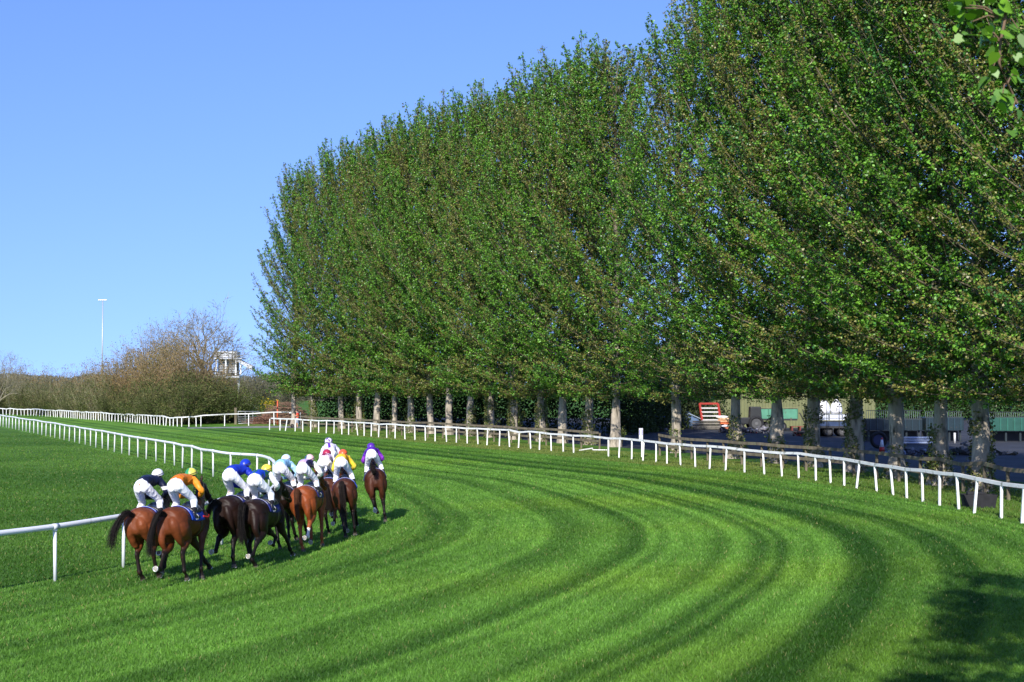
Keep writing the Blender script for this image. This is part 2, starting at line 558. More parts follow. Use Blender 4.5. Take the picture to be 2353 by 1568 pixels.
near_end = int(np.argmin(np.linalg.norm(GUIDE_RAW - P(140, 1333)[:2], axis=1)))
inner = GUIDE_RAW[near_end - 10:]
k_end = int(np.argmin(np.linalg.norm(inner - P(10, 982)[:2], axis=1)))
running_rail("running_rail", "round white plastic inner rail curving round the bend on the horses' left", inner[:k_end + 9], 2.44, 1.16, True,
             (M['white_plastic'], M['white_plastic']), .02)
outer = np.array([P(*p)[:2] for p in [(3064, 1392), (2620, 1290), (2470, 1232), (2317, 1195), (2205, 1172), (2090, 1147), (1975, 1123), (1857, 1103), (1745, 1089.5), (1643, 1079),
                  (1545, 1067.5), (1449, 1055.5), (1303, 1040), (1165, 1027), (1045, 1017.5), (905, 1008), (767, 997), (620, 988)]])
outer = catmull(outer, 1.0)
for _ in range(4): outer[1:-1] = .25 * outer[:-2] + .5 * outer[1:-1] + .25 * outer[2:]
OUT = outer
Lo = np.r_[0, np.cumsum(np.linalg.norm(np.diff(outer, axis=0), axis=1))]
s_gap = Lo[int(np.argmin(np.linalg.norm(outer - P(1347, 1045)[:2], axis=1)))]
sp = np.arange(0, Lo[-1], 1.62)
sp = sp + rng.normal(0, .07, len(sp)); sp[0] = 0; sp[-1] = Lo[-1]
skip = [i for i in range(len(sp)) if abs(sp[i] - s_gap) < 1.4]
running_rail("running_rail", "square white painted timber outer rail in front of the poplar trunks", outer, 1.62, 1.10, False,
             (M['rail_top'], M['white_paint']), .025, posts_at=sp, skip=skip)
farpx = [(-60, 952.5), (0, 953.5), (108, 957.6), (234, 967), (293, 971), (337, 975), (416, 981), (445, 980.5), (495, 980), (532, 979), (611, 978), (690, 977)]
farl = catmull([P(*p)[:2] for p in farpx], 1.0)
Lf = np.r_[0, np.cumsum(np.linalg.norm(np.diff(farl, axis=0), axis=1))]
s_b = Lf[int(np.argmin(np.linalg.norm(farl - P(452, 980.3)[:2], axis=1)))]
sp = np.r_[np.arange(0, s_b, 1.12), np.arange(s_b, Lf[-1], 2.7), Lf[-1]]
running_rail("running_rail", "long white rail on the far side of the course below the leafless hedge", farl, 1.1, .92, False,
             (M['white_paint'], M['white_paint']), .045, posts_at=sp, hprof=([0, .84, .90, 1], [.90, .92, 1.18, 1.48]))

# ------------------------------------------------------------------ brown timber fence between outer rail and trees
def timber_fence(label, line, step):
    line = resample(line, step)
    cx, cy = line[len(line) // 2]
    root = empty("timber_fence", (cx, cy, 0)); tag(root, label, "fence", "old timber fences under the poplars")
    hz = 1.16 + rng.normal(0, .03, len(line))
    for zf in (1.0, .52):
        for i in range(len(line) - 1):
            a = (line[i][0] - cx, line[i][1] - cy, hz[i] * zf); b = (line[i + 1][0] - cx, line[i + 1][1] - cy, hz[i + 1] * zf)
            G().bar(a, b, .05, .15).build("rail", M['old_wood'], root, bevel=.006)
    for i, (x, y) in enumerate(line):
        t = line[min(i + 1, len(line) - 1)] - line[max(i - 1, 0)]; t /= np.linalg.norm(t)
        o = G().bar((0, 0, -.05), (rng.normal(0, .02), 0, hz[i] + rng.uniform(-.02, .06)), .11, .11).build("post", M['old_wood'], root, bevel=.008)
        o.location = (x - cx + t[1] * .085, y - cy - t[0] * .085, 0)
    return root
ot = np.gradient(outer, axis=0); ot /= np.linalg.norm(ot, axis=1)[:, None]
fo = outer + np.stack([ot[:, 1], -ot[:, 0]], 1) * 3.2
px_of = lambda p: 1176.5 + FPX * p[:, 0] / p[:, 1]
fx = px_of(fo)
timber_fence("weathered brown post and rail fence at the far trees", fo[fx < 1388], 2.6)
timber_fence("weathered brown post and rail fence at the near right trees", fo[fx > 1506], 2.05)
NPOP = 5
# ------------------------------------------------------------------ trees
def leaf_quads(pos, size, C, r, up=.35, aim=None):
    """kite-shaped leaves at pos; returns V, F, colours"""
    n = len(pos)
    nr = r.normal(0, 1, (n, 3)); nr[:, 2] += up * 2
    if aim is not None: nr += aim
    nr /= np.linalg.norm(nr, axis=1)[:, None]
    a = r.normal(0, 1, (n, 3)); a -= (a * nr).sum(1)[:, None] * nr; a /= np.linalg.norm(a, axis=1)[:, None]
    b = np.cross(nr, a)
    s = size[:, None]
    V = np.stack([pos - a * s * .55, pos + b * s * .42 - a * s * .08 + nr * s * .10, pos + a * s * .6, pos - b * s * .42 - a * s * .08 + nr * s * .10], 1).reshape(-1, 3)
    F = np.arange(4 * n).reshape(-1, 4)
    return V, F, np.repeat(C, 4, 0)

def tube_np(acc, path, r0, r1, n=5, c=(.2, .19, .15)):
    m = len(path)
    V, F = sweep(path, np.linspace(r0, r1, m), None, n, cap=False)
    acc.add(V, F, c)

def poplar(seed, H=28.2, nprim=132, wide=1.0, zlow=3.3):
    r = np.random.default_rng(seed)
    trunk = G()
    zt = np.linspace(0, H * .93, 26)
    wx, wy = np.cumsum(r.normal(0, .05, 26)), np.cumsum(r.normal(0, .05, 26)); wx -= wx[0]; wy -= wy[0]
    tp = np.column_stack([wx * np.clip(zt / 6, 0, 1), wy * np.clip(zt / 6, 0, 1), zt])
    tr = np.interp(zt, [0, .35, 1.2, 3, 12, 20, H], [.45, .335, .29, .26, .17, .09, .02])
    V, F = sweep(tp, tr, None, 12, cap=False)
    V = np.array(V)
    V[:, :2] += (V[:, :2] - np.repeat(tp[:, :2], 12, 0)) * (.12 * wob(np.arctan2(V[:, 1], V[:, 0]) * 3, V[:, 2] * 1.5, seed))[:, None]
    trunk.add(V, F, (.36, .31, .24))
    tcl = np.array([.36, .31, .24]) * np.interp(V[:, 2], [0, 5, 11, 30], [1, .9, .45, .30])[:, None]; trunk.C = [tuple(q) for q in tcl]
    br = G()
    LP, LC, LS = [], [], []
    green = np.array([.100, .240, .020]); olive = np.array([.185, .180, .042]); deep = np.array([.040, .140, .024]); lime = np.array([.15, .32, .034])
    ga = r.uniform(0, 6.28)
    for i in range(nprim):
        f = (i + r.uniform(0, 1)) / nprim
        z0 = zlow + (H * .86 - zlow) * f ** 1.35
        ga += 2.4 + r.normal(0, .25)
        el = R(np.interp(f, [0, .12, .3, .55, 1], [-6, 4, 16, 36, 56]) + r.normal(0, 7))
        elT = R(np.interp(f, [0, .12, .3, .5, 1], [14, 28, 50, 68, 83]) + r.normal(0, 4))
        L = np.interp(f, [0, .10, .25, .5, .8, 1], [3.2, 4.9, 6.8, 8.2, 7.0, 4.6]) * r.uniform(.78, 1.12) * wide
        L = min(L, (H + .6 - z0) / .9)
        n = max(6, int(L / .45))
        p = np.array([np.interp(z0, tp[:, 2], tp[:, 0]), np.interp(z0, tp[:, 2], tp[:, 1]), z0])
        path = [p.copy()]
        az = ga
        for k in range(n):
            e = el + (elT - el) * ((k + 1) / n) ** .75
            az += r.normal(0, .05)
            p = p + (L / n) * np.array([math.cos(e) * math.cos(az), math.cos(e) * math.sin(az), math.sin(e)])
            path.append(p.copy())
        path = np.array(path)
        r0 = .014 + .0055 * L
        bc = np.array([.17, .145, .095]) * r.uniform(.3, 1.0)
        tube_np(br, path, r0, .008, 5, bc)
        tone = r.random()
        # secondary shoots, swept upwards
        s = .16 + .1 * r.random()
        tips = [(path[int(len(path) * .15):], .22, tone), (path[int(len(path) * .6):], .10, tone)]
        while s < .92:
            k = s * (len(path) - 1); k0 = int(k); q0 = path[k0] + (path[min(k0 + 1, len(path) - 1)] - path[k0]) * (k - k0)
            l2 = r.uniform(.8, 2.3) * (1.30 - 1.0 * s) * min(1, L / 6)
            e2 = R(r.uniform(8, 60)); a2 = az + r.choice((-1, 1)) * r.uniform(.35, 1.5)
            m = 5; pp = [q0]
            for j in range(m):
                ee = e2 + (R(np.interp(f, [0, .3, .6], [40, 60, 78])) - e2) * (j / m)
                pp.append(pp[-1] + (l2 / m) * np.array([math.cos(ee) * math.cos(a2), math.cos(ee) * math.sin(a2), math.sin(ee)]))
            pp = np.array(pp)
            if r.random() < .7: tube_np(br, pp, .016, .005, 3, bc)
            tips.append((pp, .17, np.clip(tone + r.normal(0, .22), 0, 1)))
            s += r.uniform(.035, .085)
        for pp, spread, tn in tips:
            ln = np.linalg.norm(np.diff(pp, axis=0), axis=1).sum()
            nl = int(ln * r.uniform(32, 66)) + 2
            nc = max(2, int(ln * 3.6))
            tc_ = (np.arange(nc) + r.random(nc)) / nc; off = r.normal(0, 1, (nc, 3)); ck = r.integers(0, nc, nl)
            t = np.clip(tc_[ck] + r.normal(0, .03, nl), 0, .999) * (len(pp) - 1); t0 = t.astype(int).clip(0, len(pp) - 2)
            pos = pp[t0] + (pp[t0 + 1] - pp[t0]) * (t - t0)[:, None]
            fr = t / (len(pp) - 1)
            pos = pos + (off[ck] * 1.1 + r.normal(0, .42, (nl, 3))) * (spread * (1.2 - .75 * fr))[:, None] * np.array([1, 1, .8])
            w = r.random(nl)
            base = (green if tn < .54 else (deep if tn < .63 else olive))
            c = np.where((w < .72)[:, None], base, np.where((w < .86)[:, None], lime, np.where((w < .93)[:, None], deep, olive)))
            c = c * r.uniform(.55, 1.45, (nl, 1)) * r.uniform(.7, 1.25, (nc, 1))[ck]
            LP.append(pos); LC.append(c); LS.append(r.uniform(.070, .128, nl) * (.85 if tn > .6 else 1))
    pos = np.vstack(LP); C = np.vstack(LC); Sz = np.concatenate(LS)
    out = pos * np.array([1, 1, 0]); out /= np.linalg.norm(out, axis=1)[:, None] + .01
    V, F, C4 = leaf_quads(pos, Sz, C, r, .5, out * .5)
    return (trunk.mesh("trunk", M['bark']), br.mesh("branches", M['twig']), fast_mesh("crown", V, F, [M['leaf']], C4))

def verts_z(me):
    a = np.empty(len(me.vertices) * 3, np.float32); me.vertices.foreach_get("co", a); return a[2::3]

def ivy_mesh(seed, h, rad=.42, n=900):
    r = np.random.default_rng(seed)
    a = r.uniform(0, 6.283, n); z = r.beta(1.1, 1.3, n) * h
    keep = wob(a * 1.4, z * 2.2, seed, 1.2) + .55 > 0
    a, z = a[keep], z[keep]; n = len(a)
    rr = rad * np.interp(z, [0, .5, 3], [1.15, .95, .85]) + np.abs(r.normal(0, .09, n))
    pos = np.column_stack([np.cos(a) * rr, np.sin(a) * rr, z])
    C = np.where((r.random(n) < .5)[:, None], np.array([.10, .14, .03]), np.array([.16, .15, .05])) * r.uniform(.6, 1.3, (n, 1))
    V, F, C4 = leaf_quads(pos, r.uniform(.07, .14, n), C, r, .2, np.column_stack([np.cos(a), np.sin(a), 0 * a]) * 1.2)
    return fast_mesh("ivy", V, F, [M['leaf']], C4)

PROTO = [poplar(100 + k, H=28.0 + .5 * (k % 3), wide=(1.0, .92, 1.06, .97, 1.02)[k]) for k in range(NPOP)]
PTOP = [float(np.percentile(verts_z(p[2]), 99.96)) for p in PROTO]
IVY = [ivy_mesh(30 + k, h, n=n_) for k, (h, n_) in enumerate(((3.2, 1900), (2.6, 1300), (3.6, 2300), (1.5, 900)))]
# (pixel of the trunk's foot), ivy variant or None, what tells it apart
poplars = [
    (675, 981, None, "poplar at the far end of the row, its crown edge open to the sky", 1.0),
    (720, 982, 2, "poplar with an ivy-wrapped trunk just behind the person in orange", 1.0),
    (785, 985, None, "poplar with a pale trunk, third from the far end of the row", .99),
    (825, 987.5, 0, "poplar with ivy and low shoots, fourth from the far end of the row", .98),
    (866, 990, None, "poplar with a dark bare trunk, fifth from the far end of the row", .97),
    (907, 992.3, 3, "poplar with a little ivy at its foot, sixth from the far end of the row", .97),
    (944, 994.6, 1, "poplar with a shaded trunk, seventh from the far end of the row", .98),
    (990, 997, None, "poplar with a reddish trunk just before the palest trunk of the row", .99),
    (1031, 999.5, None, "poplar with the palest smooth trunk, standing bare above the white rail", 1.0),
    (1080, 1003, 1, "poplar with ivy on one side, next after the palest trunk of the row", 1.0),
    (1127, 1006, 0, "poplar with a bushy ivy-covered trunk, second after the palest trunk", 1.0),
    (1181, 1010.5, 2, "poplar with low leafy shoots, third after the palest trunk", 1.0),
    (1244, 1014.8, 2, "poplar whose trunk is wholly wrapped in ivy to the crown", 1.0),
    (1292, 1018.5, None, "poplar with a clean black and white trunk, beside the ivy-wrapped one", 1.0),
    (1353, 1022.8, 1, "poplar behind the last post of the far timber fence", 1.0),
    (1414, 1027.6, None, "poplar with a clean pale trunk standing in the gap of the timber fence", 1.0),
    (1554, 1041, 3, "poplar with the number two on its pale trunk, beside the white sign", 1.02),
    (1692, 1054, 1, "poplar with a barky trunk in front of the green trailer's dark end", 1.04),
    (1786, 1064, 1, "poplar with a twisted pale trunk in front of the green trailer", 1.04),
    (1870, 1074, 0, "poplar with a mottled trunk between green trailer and white tanks", 1.04),
    (1964, 1086, 2, "poplar with an ivy-clad trunk just past the white tanks", 1.04),
    (2060, 1100, 3, "poplar with a bark-brown foot right of the red and white cone", 1.05),
    (2162, 1116, 1, "poplar with a dark shaded trunk in front of the pipe stack", 1.05),
    (2255, 1131, 0, "poplar with a thick dark trunk behind the black water trough", 1.05),
    (2385, 1154, None, "nearest poplar, its trunk just outside the picture past the trough", 1.05),
    (2540, 1186, None, "poplar outside the picture whose branches hang in from the side", 1.03),
]
for i, (px, py, iv, lab, sca) in enumerate(poplars):
    x, y, _ = P(px, py)
    if px > 2300: x += .6
    root = empty("poplar_tree", (x, y, 0), 0)
    tag(root, lab, "tree", "row of tall poplars along the outer rail")
    tm, bmh, cm = PROTO[(i * 3 + 1) % len(PROTO)]
    top_z = CAM_H + (887 - np.interp(px, [675, 720, 785, 866, 930, 990, 1031, 1090, 1181, 1244, 1292, 1353, 1414, 1554, 1600], [376, 352, 320, 280, 256, 232, 212, 196, 172, 130, 108, 88, 82, 8, -60])) / FPX * y if px < 1600 else 29.3 * sca
    sca = top_z / PTOP[(i * 3 + 1) % len(PROTO)]
    rz = (i * 2.4 + .7 * math.sin(i * 5.1)) % 6.283
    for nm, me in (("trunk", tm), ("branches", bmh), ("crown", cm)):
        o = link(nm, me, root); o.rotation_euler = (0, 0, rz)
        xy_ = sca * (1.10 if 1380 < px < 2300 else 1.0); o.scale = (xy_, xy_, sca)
    if iv is not None:
        o = link("ivy", IVY[iv], root); o.rotation_euler = (0, 0, rz * 1.7)

# number painted on the trunk beside the sign
def text_mesh(body, size, depth, material):
    cu = bpy.data.curves.new("txt", 'FONT'); cu.body = body; cu.size = size; cu.extrude = depth; cu.offset = size * .022
    cu.align_x = 'CENTER'; cu.align_y = 'CENTER'
    o = bpy.data.objects.new("txt", cu); col.objects.link(o)
    bpy.context.view_layer.update()
    me = bpy.data.meshes.new_from_object(o.evaluated_get(bpy.context.evaluated_depsgraph_get()))
    bpy.data.objects.remove(o)
    me.materials.clear(); me.materials.append(material)
    return me
M['black_paint'] = mat("black_paint", (.02, .02, .022), rough=.7)
M['white_mark'] = mat("white_mark", (.78, .78, .78), rough=.6)
M['purple_print'] = mat("purple_print", (.16, .13, .42), rough=.6)
M['grey_print'] = mat("grey_print", (.35, .35, .34), rough=.6)
tw = [o for o in bpy.data.objects if o.get("label", "").startswith("poplar with the number two")][0]
o = link("painted_number", text_mesh("2", .55, .004, M['black_paint']), tw)
o.location = (0.03, -.45, .62); o.rotation_euler = (R(88), 0, 0)

# the big tree beside the camera: its branch ends hang into the top corner and its crown shades the turf
def near_tree():
    r = np.random.default_rng(5)
    ox, oy = 6.1, 3.0
    root = empty("lime_tree", (ox, oy, 0)); tag(root, "overhanging tree close to the camera with bright heart-shaped leaves", "tree")
    t = G(); t.tube([(0, 0, -.1), (.05, 0, 1.5), (0, .1, 4), (.1, .2, 9), (0, .3, 14), (.1, .3, 20)], [.48, .38, .33, .25, .16, .05], None, 12, colr=(.13, .11, .08))
    t.build("trunk", M['bark'], root, True)
    b = G(); LP = []
    for k in range(120):
        a = r.uniform(0, 6.283); z0 = r.uniform(7.6, 18.5); L = r.uniform(2.8, 4.9) * np.interp(z0, [6, 10, 15, 19], [.8, 1, .85, .4])
        p = np.array([0, .02 * z0, z0]); path = [p.copy()]; el = R(r.uniform(5, 55))
        for j in range(8):
            e = el - R(4) * j
            a += r.normal(0, .12)
            p = p + L / 8 * np.array([math.cos(e) * math.cos(a), math.cos(e) * math.sin(a), math.sin(e)]); path.append(p.copy())
        tube_np(b, np.array(path), .06, .008, 6, (.16, .13, .09))
        for s in np.linspace(.25, 1, 13):
            q0 = path[int(s * 8)]
            for _ in range(3):
                d = r.normal(0, 1, 3); d[2] -= .2; d /= np.linalg.norm(d)
                q1 = q0 + d * r.uniform(.4, 1.0)
                tube_np(b, np.array([q0, (q0 + q1) / 2 + (0, 0, .04), q1]), .008, .003, 3, (.16, .13, .09))
                LP.append(q0 + (q1 - q0) * r.random((14, 1)) + r.normal(0, .10, (14, 3)))
    big = np.vstack(LP)
    # the hanging branch that shows in the corner
    dist = 7.6; org = np.array([ox, oy, 0])
    def cp(px, py): return np.array([(px - 1176.5) / FPX * dist, dist, CAM_H + (887 - py) / FPX * dist]) - org
    hang = [np.array([0, .2, 8.4]), np.array([-2.2, 2.6, 8.0])] + [cp(*q) for q in [(2470, -160), (2330, -20), (2318, 60), (2300, 120), (2322, 190), (2345, 235)]]
    hp = catmull(hang, .12)
    tube_np(b, hp, .045, .006, 6, (.18, .12, .08))
    hl = []
    for q in hp[int(len(hp) * .35):]:
        for _ in range(2): hl.append(q + r.normal(0, .06, 3) + (-.02, 0, -.02))
    for px, py, n in [(2215, 12, 10), (2240, 45, 8), (2228, 5, 6), (2262, 100, 8), (2275, 75, 5), (2290, 150, 8), (2310, 215, 7), (2335, 245, 5), (2345, 170, 6), (2330, 20, 4), (2348, 60, 4)]:
        w = cp(px, py); k = hp[np.argmin(np.linalg.norm(hp - w, axis=1))]
        tube_np(b, np.array([k, (k + w) / 2 + (0, 0, .03), w]), .006, .003, 4, (.18, .12, .08))
        for _ in range(n): hl.append(w + r.normal(0, .04, 3))
    b.build("branches", M['twig'], root, True)
    pos = np.vstack([big, np.array(hl)])
    n = len(pos)
    C = np.where((r.random(n) < .6)[:, None], np.array([.14, .30, .02]), np.array([.085, .20, .02])) * r.uniform(.7, 1.25, (n, 1))
    # rounded pointed leaf of eight corners
    nr = r.normal(0, 1, (n, 3)) + (0, -.5, .9); nr /= np.linalg.norm(nr, axis=1)[:, None]
    a = r.normal(0, .6, (n, 3)) + (0, 0, -1); a -= (a * nr).sum(1)[:, None] * nr; a /= np.linalg.norm(a, axis=1)[:, None]
    bb = np.cross(nr, a); s = r.uniform(.045, .085, n); s[:len(big)] *= 2.2; s = s[:, None]
    sh = [(-.42, .0), (-.5, .25), (-.25, .48), (.15, .38), (.62, 0), (.15, -.38), (-.25, -.48), (-.5, -.25)]
    V = np.stack([pos + a * s * u + bb * s * v + nr * s * (.25 * abs(v)) for u, v in sh], 1).reshape(-1, 3)
    F = np.arange(8 * n).reshape(-1, 8)
    link("crown", fast_mesh("crown", V, F, [M['leaf']], np.repeat(C, 8, 0)), root)
near_tree()

# ------------------------------------------------------------------ hedge and bare trees on the far side
def bush(seed, h, w, ntwig, twigc, leafc, nleaf, lsize, lo=.12, trunk=0.0, bits=1500, topc=None, stems=6):
    """domed twiggy plant of h metres and crown width w: limbs run from the foot to ntwig points of the dome, fine shoots and leaves round their ends"""
    r = np.random.default_rng(seed)
    b = G()
    u = r.random(ntwig) ** .26; th = r.uniform(0, 6.283, ntwig); cz = r.uniform(-.5, 1, ntwig) if not trunk else 1 - 1.35 * r.random(ntwig) ** .9
    sr = np.sqrt(1 - cz ** 2)
    lump = 1 + .16 * wob(np.cos(th) * 2, np.sin(th) * 2 + cz * 2, seed, 1.2)
    zc = h * (lo + (1 - lo) * .42)
    E = np.column_stack([w / 2 * u * sr * np.cos(th) * lump, w / 2 * u * sr * np.sin(th) * lump, zc + np.where(cz > 0, h - zc, zc - lo * h) * u * cz * lump])
    foot = [(r.normal(0, w * .10), r.normal(0, w * .10)) if not trunk else (0, 0) for _ in range(stems)]
    limbs = []
    for k, e in enumerate(E):
        fx_, fy_ = foot[k % stems]
        z0 = trunk + (e[2] - trunk) * r.uniform(.05, .35) if trunk else r.uniform(0, .25) * e[2]
        p0 = np.array([fx_, fy_, z0 if trunk else 0]); lt = .38 if not trunk else r.uniform(.45, .7)
        p1 = np.array([fx_ + (e[0] - fx_) * lt, fy_ + (e[1] - fy_) * lt, p0[2] + (e[2] - p0[2]) * (.6 if not trunk else .5)])
        t = np.linspace(0, 1, 6)[:, None]
        q = (1 - t) ** 2 * p0 + 2 * t * (1 - t) * p1 + t * t * e + r.normal(0, .02 * h / 6, (6, 3)) * t
        tube_np(b, q, (.030 if k % 8 else .075) * h / 8, .007, 3, np.array(twigc) * r.uniform(.65, 1.3)); limbs.append(q)
    for _ in range(bits):                                             # fine shoots
        q = limbs[r.integers(ntwig)]; k = r.integers(2, 6); d = r.normal(0, .85, 3) + (q[5] - q[3]) / (np.linalg.norm(q[5] - q[3]) + .01); d /= np.linalg.norm(d)
        L = r.uniform(.3, .9) * h / 9; p = q[k]; sdv = np.cross(d, r.normal(0, 1, 3)); sdv /= np.linalg.norm(sdv)
        b.add([p - sdv * .012, p + sdv * .012, p + d * L], [(0, 1, 2)], np.array(twigc) * r.uniform(.7, 1.5))
    if trunk: b.tube([(0, 0, 0), (.05, 0, trunk * .5), (0, 0, trunk + .4), (0, 0, h * .55)], [.26, .22, .18, .08], None, 8, colr=twigc)
    k = r.integers(0, ntwig, nleaf); kk = r.integers(2, 6, nleaf)
    LM = np.array(limbs)
    pos = LM[k, kk] + r.normal(0, 1, (nleaf, 3)) * w * .045
    pos[:, 2] = np.clip(pos[:, 2], .05, None)
    n = len(pos)
    tone = np.clip(.5 + .42 * wob(pos[:, 0] * 1.2 + pos[:, 1], pos[:, 2] * 1.2, seed, 1.0), 0, 1)
    ci = (tone * (len(leafc) - .01)).astype(int)
    C = np.array(leafc)[ci] * r.uniform(.65, 1.3, (n, 1))
    if topc is not None:
        up_ = (pos[:, 2] + r.normal(0, .5, n)) > h * .66; C[up_] = np.array(topc) * r.uniform(.65, 1.3, (n, 1))[up_]
    V, F, C4 = leaf_quads(pos, r.uniform(.5, 1.2, n) * lsize, C, r, .2)
    return b.mesh("branches", M['twig'], False), fast_mesh("crown", V, F, [M['twigleaf']], C4)

def bare_tree(seed, h, w, twigc, leafc, nleaf, lsize):
    """leafless round-headed tree: trunk, spreading limbs and four orders of branches ending in fine shoots"""
    r = np.random.default_rng(seed)
    b = G(); ends = []
    def grow(p, d, L, rad, depth):
        n = 3; path = [p]
        for _ in range(n):
            d = d + r.normal(0, .10, 3) + np.array([0, 0, .05]); d = d / np.linalg.norm(d); path.append(path[-1] + d * L / n)
        tube_np(b, np.array(path), rad, rad * .6, (8, 6, 5, 4, 3, 3)[depth], np.array(twigc) * r.uniform(.75, 1.25))
        if depth == 5:
            ends.append((path[-1], d)); return
        for k in range((6, 3, 3, 3, 3)[depth]):
            s_ = np.cross(d, r.normal(0, 1, 3)); s_ /= np.linalg.norm(s_)
            a = R(r.uniform(22, 58)) if depth else R(r.uniform(15, 62))
            dd = d * math.cos(a) + s_ * math.sin(a)
            grow(path[-1] if k < 2 else path[-2], dd, L * r.uniform(.6, .85), rad * .55, depth + 1)
    grow(np.array([0, 0, 0.]), np.array([0, 0, 1.]), 3.6, .26, 0)
    E = np.array([e for e, _ in ends])
    sh_, sw_ = h / np.percentile(E[:, 2], 99.5), (w / 2) / np.percentile(np.hypot(E[:, 0], E[:, 1]), 98)
    for e, d in ends:
        for _ in range(4):
            q = d + r.normal(0, .6, 3); q /= np.linalg.norm(q); sv = np.cross(q, r.normal(0, 1, 3)); sv /= np.linalg.norm(sv)
            b.add([e - sv * .014, e + sv * .014, e + q * r.uniform(.4, 1.0)], [(0, 1, 2)], np.array(twigc) * r.uniform(.7, 1.4))
    b.V = [tuple(v) for v in np.array(b.V) * (sw_, sw_, sh_)]
    k = r.integers(0, len(E), nleaf); pos = E[k] * (sw_, sw_, sh_) + r.normal(0, .3, (nleaf, 3))
    V, F, C4 = leaf_quads(pos, r.uniform(.5, 1.2, nleaf) * lsize, np.array(leafc)[r.integers(0, len(leafc), nleaf)], r, .2)
    return b.mesh("branches", M['twig'], False), fast_mesh("crown", V, F, [M['twigleaf']], C4)

OL = [(.115, .12, .04), (.15, .145, .05), (.085, .10, .03)]
GRN = [(.075, .105, .024), (.11, .135, .032), (.05, .075, .018)]
RUS = [(.265, .175, .070), (.225, .16, .066), (.16, .14, .055)]
GRY = [(.21, .19, .15), (.16, .15, .11)]
KINDS = {
    'sapling': [bush(200 + k, 8.4, 4.6, 90, (.24, .225, .13), GRN + OL + [(.22, .15, .075)], 2800, .15, .05, bits=700, stems=9, topc=(.24, .165, .085)) for k in range(3)],
    'russet': [bush(210 + k, 9, 7.2, 190, (.22, .165, .09), RUS, 4200, .15, .15, bits=2200) for k in range(3)],
    'green': [bush(220 + k, 6.5, 7.0, 90, (.11, .10, .06), GRN + OL, 7500, .165, .0, bits=500) for k in range(3)],
    'bare': [bare_tree(230 + k, 13.5, 11.5, (.205, .185, .125), GRY, 1300, .13) for k in range(2)],
    'budding': [bush(240 + k, 8, 7.5, 200, (.16, .15, .11), [(.125, .13, .07), (.17, .165, .095)], 3000, .16, .12, 1.2, bits=1800, stems=1) for k in range(2)],
}
BASEH = {'sapling': 8.4, 'russet': 9, 'green': 6.5, 'bare': 13.5, 'budding': 8}
KL = {'sapling': ("hedge_sapling", "hedge saplings beyond the far rail"), 'russet': ("russet_bush", "russet bushes beyond the far rail"),
      'green': ("evergreen_bush", "evergreen bushes beyond the far rail"), 'bare': ("bare_tree", "leafless trees beyond the far rail"),
      'budding': ("budding_tree", "budding trees near the white stand")}
cnt = {}
def plant(kind, px, top, base, back=6.0, wf=1.0, label=None):
    x, y, _ = P(px, base)
    y2 = y + back; x = x * y2 / y; y = y2
    h = CAM_H + (887 - top) / FPX * y
    i = cnt.get(kind, 0); cnt[kind] = i + 1
    nm, grp = KL[kind]
    root = empty(nm, (x, y, 0)); tag(root, label, "tree" if 'tree' in nm else "bush", grp)
    bm_, lm = KINDS[kind][i % len(KINDS[kind])]
    s = h / BASEH[kind]
    for n_, me in (("branches", bm_), ("crown", lm)):
        o = link(n_, me, root); o.scale = (s * wf, s * wf, s); o.rotation_euler = (0, 0, i * 2.1)
SAP = "slim olive-brown sapling in the low hedge beyond the far rail"
for k, px in enumerate(np.arange(-30, 262, 15.5)):
    plant('sapling', px + rng.normal(0, 3), 838 + rng.normal(0, 7), np.interp(px, [0, 108, 234, 293], [953.5, 957.6, 967, 971]), 6 + rng.uniform(0, 6), 1.0, SAP)
GB = "green bush at the foot of the taller brown bushes"
for px, top, bk in [(262, 868, 5), (300, 880, 3), (335, 872, 6), (365, 862, 3), (395, 850, 6), (425, 862, 2), (455, 850, 6), (485, 862, 3), (515, 872, 4), (540, 872, 6), (553, 876, 9), (-15, 893, 6), (12, 888, 7), (40, 896, 6), (66, 890, 7), (95, 897, 6), (122, 889, 7), (150, 895, 6), (178, 887, 7), (205, 893, 6), (232, 884, 7), (470, 890, 4), (410, 892, 4), (350, 900, 4)]:
    plant('green', px, top, np.interp(px, [0, 108, 234, 293, 337, 416, 445, 532], [953.5, 957.6, 967, 971, 975, 979, 978, 975]), bk + 2, 1.15, GB)
RB = "reddish brown twiggy bush rising behind the evergreen bushes"
for px, top, bk in [(240, 815, 14), (272, 806, 16), (300, 792, 15), (330, 778, 18), (362, 770, 14), (392, 768, 18), (420, 760, 13), (448, 775, 16), (500, 832, 12), (525, 850, 12)]:
    plant('russet', px, top, np.interp(px, [234, 293, 337, 416, 445, 532], [967, 971, 975, 979, 978, 975]), bk, .95, RB)
for px, top, bk, wf, lab in [(478, 698, 15, 1.0, "tallest leafless tree with a wide round crown beside the white stand"),
                             (412, 742, 22, .9, "leafless grey tree against the sky, next to the tallest bare tree"),
                             (335, 762, 30, .95, "leafless tree behind the middle of the russet bushes"),
                             (-6, 806, 30, .8, "leafless tree at the outermost end of the low hedge")]:
    plant('bare', px, top, 974, bk, wf * 1.2, lab)
for px, top, base, bk, lab in [(592, 829, 974, 45, "greyish budding tree in front of the white stand's ramp"), (630, 838, 973, 50, "greyish budding tree next to the last poplar"),
                               (662, 850, 973, 40, "budding tree half behind the last poplar's crown"), (560, 905, 974, 20, "low budding bush behind the metal gate")]:
    plant('budding', px, top, base, bk, .95, lab)

